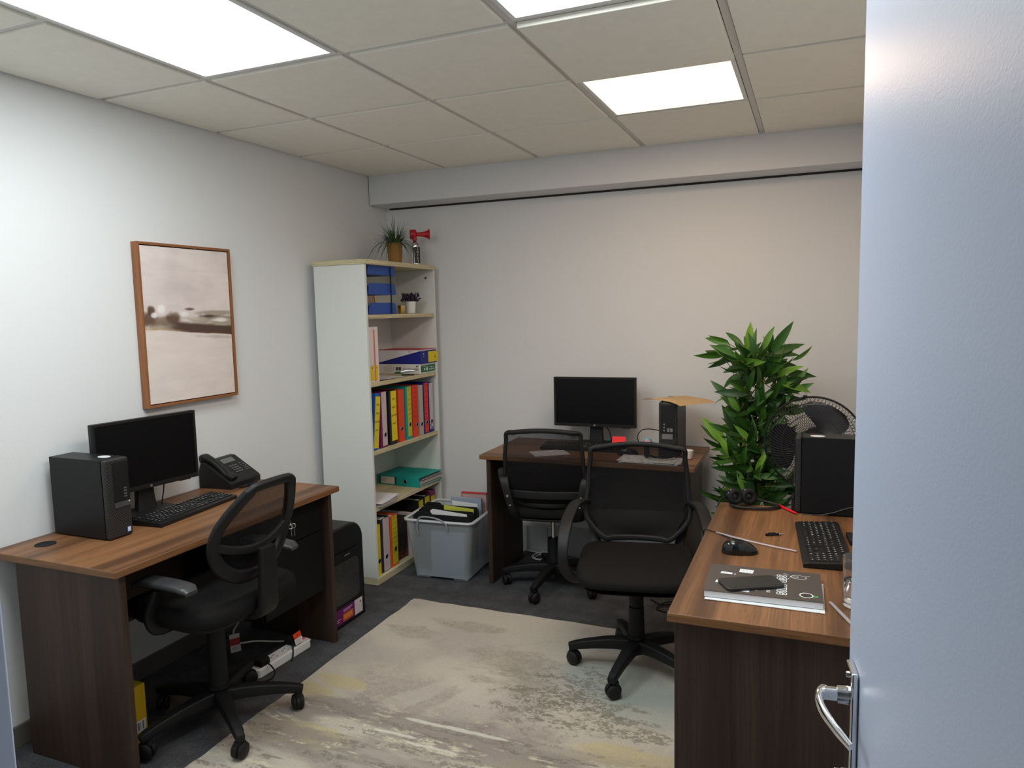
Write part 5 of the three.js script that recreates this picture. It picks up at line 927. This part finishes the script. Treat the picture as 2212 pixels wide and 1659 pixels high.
{
  const t = thing('pen', 'short dark pen lying alone on the middle of the right desk', 'pen', [2.49, RT, 1.42], 0.42);
  mesh('barrel', cyl(0.0045, 0.004, 0.045, -0.006, 0.005, 0, 12, 'x'), M.blackMatte, t); mesh('tip', cyl(0.004, 0.0012, 0.018, 0.025, 0.005, 0, 12, 'x'), M.steel, t); mesh('clip', box(0.025, 0.0015, 0.003, -0.008, 0.0105, 0, 0), M.blackMatte, t);
}
{
  const t = thing('headset', 'black headset lying on the right desk in front of the plant', 'headset', [2.40, RT, 1.085], 0.25);
  const arc = []; for (let i = 0; i <= 20; i++) { const a = PI * (0.02 + 0.96 * i / 20) * -1 + 0.0; arc.push([0.012 + 0.083 * Math.cos(a) * 1.02, 0.012 + 0.008 * Math.sin(-a), -0.012 - 0.052 * Math.sin(a) * 1.0, 0.012, 0.010]); }
  mesh('headband', sweep([[-0.075, 0.03, -0.03, 0.012, 0.01], [-0.085, 0.014, -0.008, 0.013, 0.010], [-0.06, 0.009, 0.020, 0.014, 0.010], [0, 0.008, 0.036, 0.014, 0.010], [0.06, 0.008, 0.03, 0.014, 0.010], [0.092, 0.009, 0.0, 0.014, 0.010], [0.075, 0.012, -0.03, 0.013, 0.010], [0.02, 0.022, -0.045, 0.012, 0.010], [-0.02, 0.034, -0.048, 0.012, 0.009]], { n: 70, e: 2.4, seg: 10 }), M.black, t);
  for (const [x, y, z, r] of [[-0.072, 0.04, -0.028, 0.4], [-0.015, 0.036, -0.044, 0.25]]) {
    mesh('ear_cup', lathe([[0.001, -0.014], [0.026, -0.014], [0.031, -0.008], [0.030, 0.006], [0.022, 0.013], [0.001, 0.014]], 28).rotateX(PI / 2 - 0.2).rotateY(r).translate(x, y, z), M.blackGloss, t);
    mesh('ear_pad', plain(new THREE.TorusGeometry(0.021, 0.010, 10, 28)).rotateX(-0.2).rotateY(r).translate(x + Math.sin(r) * 0.014, y, z + 0.014), M.blackMatte, t);
  }
  mesh('microphone_boom', tube([[-0.09, 0.035, -0.03], [-0.12, 0.03, -0.015], [-0.135, 0.012, 0.01]], 0.003, 20, 8), M.blackMatte, t);
}
single('cable', tube([[2.262, 0.60, 1.40], [2.258, 0.70, 1.42], [2.262, 0.733, 1.43], [2.285, 0.7335, 1.44], [2.33, 0.7335, 1.475], [2.37, 0.7335, 1.53], [2.40, 0.7335, 1.565], [2.41, 0.735, 1.59]], 0.0018, 60, 6), M.blackMatte, 'thin black mouse cable crossing the edge of the right desk', 'cable');
single('cable', tube([[2.575, 0.733, 1.125], [2.63, 0.733, 1.122], [2.68, 0.745, 1.118], [2.73, 0.765, 1.114], [2.79, 0.775, 1.112]], 0.0017, 40, 6), std({ color: lin(0.08, 0.08, 0.08), roughness: 0.4 }), 'thin dark cable drooping in front of the slim tower on the right desk', 'cable');
single('wallet', box(0.06, 0.016, 0.10, 0, 0.0082, 0, 0.004), M.blackMatte, 'small black case on the right desk between keyboard and door edge', 'case', [2.748, RT, 1.40], 0.1);

// ---------------------------------------------------------------- pedestal fan behind the right desk
{
  const t = thing('pedestal_fan', 'black pedestal fan with a round wire cage behind the right desk', 'fan', [2.61, 0.001, 0.56]);
  const CY = 0.898, R = 0.203;
  mesh('base', lathe([[0.001, 0], [0.175, 0], [0.178, 0.006], [0.165, 0.018], [0.06, 0.034], [0.03, 0.05], [0.001, 0.05]], 40).translate(0, 0, -0.1), M.black, t);
  mesh('pole', join(cyl(0.014, 0.014, 0.45, 0, 0.27, -0.1, 18), cyl(0.010, 0.010, 0.36, 0, 0.66, -0.1, 18), cyl(0.02, 0.02, 0.05, 0, 0.5, -0.1, 18)), M.black, t);
  const head = new THREE.Group(); head.name = 'head'; head.position.set(0, CY, 0); head.rotation.set(-0.03, -0.12, 0); t.add(head);
  mesh('motor', join(lathe([[0.001, -0.12], [0.04, -0.115], [0.058, -0.09], [0.06, -0.03], [0.05, -0.02], [0.001, -0.02]], 28).rotateX(PI / 2).rotateY(PI).rotateX(0).translate(0, 0, -0.16), box(0.05, 0.08, 0.06, 0, -0.05, -0.1, 0.012)), M.black, head);
  const blade = (k) => surf((u, v) => { const r = 0.035 + (R - 0.055) * v, wd = 0.22 + 1.0 * Math.sin(Math.min(1, v * 1.15) * PI * 0.62) * 0.5, a = (u - 0.42) * 2 * wd * (v > 0.86 ? Math.sqrt(Math.max(0.02, 1 - ((v - 0.86) / 0.145) ** 2)) * 0.45 + 0.55 : 1) + 0.35 * v; return [r * Math.cos(a + k), r * Math.sin(a + k), (u - 0.5) * -0.05 * (0.5 + 0.6 * v)]; }, 20, 20);
  for (let k = 0; k < 3; k++) mesh('blade', blade(0.80 + k * 2 * PI / 3), std({ color: lin(0.022, 0.021, 0.024), roughness: 0.25, side: THREE.DoubleSide }), head);
  mesh('spinner', lathe([[0.001, 0.035], [0.02, 0.032], [0.033, 0.02], [0.036, -0.02], [0.001, -0.02]], 24).rotateX(PI / 2), M.black, head);
  const rod = (pts) => plain(new THREE.TubeGeometry(new THREE.CatmullRomCurve3(pts.map((p) => V(...p))), 7, 0.00095, 4, false));
  const grille = (s, tw) => { const g = []; for (let i = 0; i < 78; i++) { const a = i / 78 * 2 * PI; g.push(rod([0.16, 0.45, 0.75, 0.93, 1].map((q) => [R * q * Math.cos(a + tw * (1 - q)), R * q * Math.sin(a + tw * (1 - q)), s * (0.062 * Math.sqrt(1 - 0.9 * q ** 4) + (q === 1 ? -0.012 : 0))]))); }
    for (const [q, th] of [[0.62, 0.0013], [0.86, 0.0012]]) g.push(plain(new THREE.TorusGeometry(R * q, th, 4, 64).translate(0, 0, s * 0.062 * Math.sqrt(1 - 0.9 * q ** 4)))); g.push(plain(new THREE.TorusGeometry(R * 0.17, 0.003, 6, 32).translate(0, 0, s * 0.062))); return join(g); };
  const wire = std({ color: lin(0.02, 0.019, 0.018), roughness: 0.4 });
  mesh('front_grille', grille(1, 0.55), wire, head); mesh('rear_grille', grille(-1, -0.35), wire, head);
  mesh('rim', plain(new THREE.TorusGeometry(R + 0.002, 0.0045, 8, 96)), M.black, head);
  mesh('hub_badge', lathe([[0.001, 0.068], [0.028, 0.066], [0.036, 0.06], [0.036, 0.055], [0.001, 0.055]], 28).rotateX(PI / 2), M.blackGloss, head);
  for (const a of [0.2, 1.75, 3.3, 4.9]) mesh('clip', box(0.016, 0.012, 0.022, (R + 0.006) * Math.cos(a), (R + 0.006) * Math.sin(a), 0, 0.003), M.blackMatte, head);
}

// ---------------------------------------------------------------- artificial bamboo plant in the far right corner
{
  const t = thing('bamboo_plant', 'tall green artificial plant with lance-shaped leaves in the far right corner', 'plant', [2.345, 0.001, 0.35]);
  mesh('pot', lathe([[0.001, 0], [0.105, 0], [0.11, 0.01], [0.13, 0.23], [0.136, 0.235], [0.136, 0.255], [0.128, 0.255], [0.12, 0.225], [0.001, 0.22]], 36), M.blackMatte, t);
  mesh('soil', cyl(0.122, 0.122, 0.01, 0, 0.228, 0, 28), std({ color: lin(0.03, 0.02, 0.012), roughness: 1 }), t);
  const cane = std({ color: lin(0.16, 0.13, 0.04), roughness: 0.6 }), twig = std({ color: lin(0.10, 0.13, 0.03), roughness: 0.7 });
  const canes = [[0.02, 0.0, 0.015, 1.18], [-0.035, 0.03, -0.01, 1.05], [0.045, -0.04, 0.05, 1.26]];
  for (const [x, z, lean, h] of canes) {
    const g = [tube([[x, 0.22, z], [x + lean * 0.4, 0.22 + (h - 0.22) * 0.5, z], [x + lean, h, z + 0.01]], 0.0085, 20, 10)];
    for (let y = 0.32; y < h - 0.05; y += 0.13) g.push(plain(new THREE.TorusGeometry(0.0085, 0.002, 6, 16).rotateX(PI / 2).translate(x + lean * (y - 0.22) / (h - 0.22), y, z)));
    mesh('cane', join(g), cane, t);
  }
  // lance leaf along +y, length 1, a few droops and widths
  const lance = (w, droop, twist, fold) => surf((u, v) => { const k = (u - 0.5) * 2, hw = w * Math.sin(PI * Math.min(1, v * 0.97 + 0.03) ** 0.8) ** 0.85 * (v > 0.8 ? 1 - (v - 0.8) * 1.2 : 1), a = twist * v; const x = k * hw * Math.cos(a), z = k * hw * Math.sin(a) + Math.abs(k) * hw * fold - droop * v * v; return [x, v - droop * droop * 0.5 * v * v, z]; }, 4, 14);
  const shapes = [lance(0.115, 0.12, 0.3, 0.3), lance(0.13, 0.3, -0.4, 0.25), lance(0.125, 0.5, 0.2, 0.35), lance(0.145, 0.2, 0.6, 0.2), lance(0.105, 0.38, -0.2, 0.4)];
  const leafM = [[0.036, 0.12, 0.014], [0.065, 0.19, 0.017], [0.020, 0.068, 0.014], [0.17, 0.36, 0.024], [0.11, 0.25, 0.022]].map((c) => phy({ color: lin(...c), roughness: 0.5, side: THREE.DoubleSide, transmission: 0.18, thickness: 0 }));
  const up = V(0, 1, 0);
  const stems = [];
  let count = 0;
  const leaf = (b, e, roll) => {
    const d = e.clone().sub(b), L = d.length(), i = Math.floor(hash(count, 1, 400) * 5), k = hash(count, 2, 400);
    const o = mesh('leaf', shapes[i], leafM[k < 0.36 ? 0 : k < 0.62 ? 1 : k < 0.80 ? 2 : k < 0.90 ? 3 : 4], t);
    o.position.copy(b); o.quaternion.setFromUnitVectors(up, d.normalize()).multiply(new THREE.Quaternion().setFromAxisAngle(up, roll)); o.scale.setScalar(L); count++;
  };
  // leaves of the crown, millimetres from the plant's foot: base, tip
  const crown = [[-56, 1310, -48, -154, 1404, -84], [-44, 1292, -13, -3, 1431, -41], [-126, 1321, -85, -243, 1358, -79], [-112, 1342, 102, -191, 1368, 164], [-99, 1311, 68, -199, 1319, 49], [-64, 1308, 18, -127, 1290, 7], [-172, 1286, -62, -275, 1263, -97], [-134, 1274, -53, -275, 1263, 27], [-119, 1269, 82, -203, 1227, 145], [-131, 1300, 76, -159, 1227, 53], [-49, 1276, -32, -150, 1216, 6], [-94, 1282, 61, -179, 1205, 131], [-22, 1267, 94, 14, 1338, 56], [-73, 1192, 33, -167, 1214, 77], [-52, 1120, 11, -131, 1167, -14], [-47, 1161, 4, -151, 1140, -33], [-24, 1096, 106, -154, 1119, 177], [-34, 1074, 20, -153, 983, 13], [46, 1307, 100, 84, 1412, 130], [83, 1296, 94, 167, 1423, 163], [95, 1302, 12, 166, 1321, 20], [171, 1252, 32, 267, 1301, 42], [86, 1251, -65, 191, 1213, -72], [70, 1210, 79, 126, 1231, 35], [136, 1187, -90, 270, 1169, -52], [122, 1147, -38, 235, 1166, -13], [124, 1137, 4, 274, 1118, 2], [20, 1280, 119, 21, 1313, 97], [36, 1099, -9, 50, 978, -31], [113, 1048, 39, 67, 987, 28], [69, 1084, -22, 230, 1057, 33], [73, 1127, -29, 205, 1098, -1], [120, 1316, 99, 119, 1336, 63], [16, 1180, -86, -19, 1120, -104], [58, 1266, 68, 28, 1194, 104], [93, 1258, -48, 119, 1298, -51], [-55, 921, -61, -92, 1027, -47], [-89, 915, -91, -149, 1023, -43], [-102, 918, 97, -175, 954, 181], [-142, 832, 62, -213, 880, 146], [-147, 796, -96, -220, 783, -106], [-161, 802, 113, -99, 798, 171], [-31, 779, -10, -69, 747, 72], [46, 767, 37, 32, 738, 101], [-90, 850, -35, -117, 811, -59], [-80, 758, -2, -233, 739, -33], [-93, 701, -16, -210, 758, 69], [-75, 666, -27, -179, 614, -76], [-68, 625, -90, -184, 576, -116], [44, 652, 72, 86, 588, 73], [73, 734, -36, 151, 645, -73], [116, 674, 116, 197, 688, 125], [-118, 973, -54, -148, 898, -96], [61, 948, -88, 102, 1024, -114], [44, 993, 49, 84, 1016, 20]];
  for (const [a, b, c, d, e, f] of crown) {
    const B = V(a, b, c).multiplyScalar(0.001), E = V(d, e, f).multiplyScalar(0.001);
    leaf(B, E, (hash(count, 3, 400) - 0.5) * 1.6);
    const k = canes[count % 3], y = Math.max(0.4, B.y - 0.07 - 0.05 * hash(count, 4, 400)), s = (y - 0.22) / (k[3] - 0.22);
    if (y < k[3]) stems.push(tube([[k[0] + k[2] * s, y, k[1]], [(k[0] + k[2] * s + B.x) / 2, (y + B.y) / 2 + 0.015, (k[1] + B.z) / 2], [B.x, B.y, B.z]], 0.0018, 8, 5));
    else stems.push(tube([[k[0] + k[2], k[3], k[1]], [(k[0] + B.x) / 2, (k[3] + B.y) / 2 + 0.03, (k[1] + B.z) / 2], [B.x, B.y, B.z]], 0.0018, 8, 5));
  }
  // tufts on the way down the canes
  for (let i = 0; i < 64; i++) {
    const k = canes[i % 3], y = 0.47 + 0.76 * ((i + 0.5) / 64) + 0.03 * (hash(i, 5, 400) - 0.5), s = (y - 0.22) / (k[3] - 0.22), a = i * 2.4;
    if (y > 0.90 && y < 1.0 && i % 2) continue;
    const out = 0.025 + 0.075 * hash(i, 6, 400), N = V(k[0] + k[2] * s + Math.cos(a) * out, y + 0.05, k[1] + Math.sin(a) * out);
    stems.push(tube([[k[0] + k[2] * s, y, k[1]], [N.x * 0.6 + (k[0] + k[2] * s) * 0.4, y + 0.04, N.z * 0.6 + k[1] * 0.4], [N.x, N.y, N.z]], 0.0016, 6, 5));
    const n = 3 + Math.floor(hash(i, 7, 400) * 2);
    for (let j = 0; j < n; j++) {
      const b = a + (j - (n - 1) / 2) * 0.75 + (hash(i, 8 + j, 400) - 0.5) * 0.5, L = 0.11 + 0.065 * hash(i, 20 + j, 400), el = -0.35 + 1.55 * hash(i, 30 + j, 400);
      leaf(N, V(N.x + Math.cos(b) * Math.cos(el) * L, N.y + Math.sin(el) * L, N.z + Math.sin(b) * Math.cos(el) * L * 0.9), (hash(i, 40 + j, 400) - 0.5) * 1.4);
    }
  }
  // the small inner leaves that nobody could count
  const inner = [], q = new THREE.Quaternion(), m4 = new THREE.Matrix4();
  for (let i = 0; i < 330; i++) {
    const y = 0.46 + 0.82 * hash(i, 1, 500), a = hash(i, 2, 500) * 2 * PI, r = 0.02 + 0.085 * hash(i, 3, 500), L = 0.08 + 0.07 * hash(i, 4, 500), el = -0.5 + 1.7 * hash(i, 5, 500), b = a + (hash(i, 6, 500) - 0.5) * 2;
    q.setFromUnitVectors(up, V(Math.cos(b) * Math.cos(el), Math.sin(el), Math.sin(b) * Math.cos(el)).normalize()).multiply(new THREE.Quaternion().setFromAxisAngle(up, (hash(i, 7, 500) - 0.5) * 2));
    inner.push(shapes[i % 5].clone().applyMatrix4(m4.compose(V(Math.cos(a) * r + 0.015, y, Math.sin(a) * r), q, V(L, L, L))));
  }
  mesh('inner_leaves', join(inner), leafM[0], t).userData.kind = 'stuff';
  mesh('twigs', join(stems), twig, t);
}

renderer.render(scene, camera);
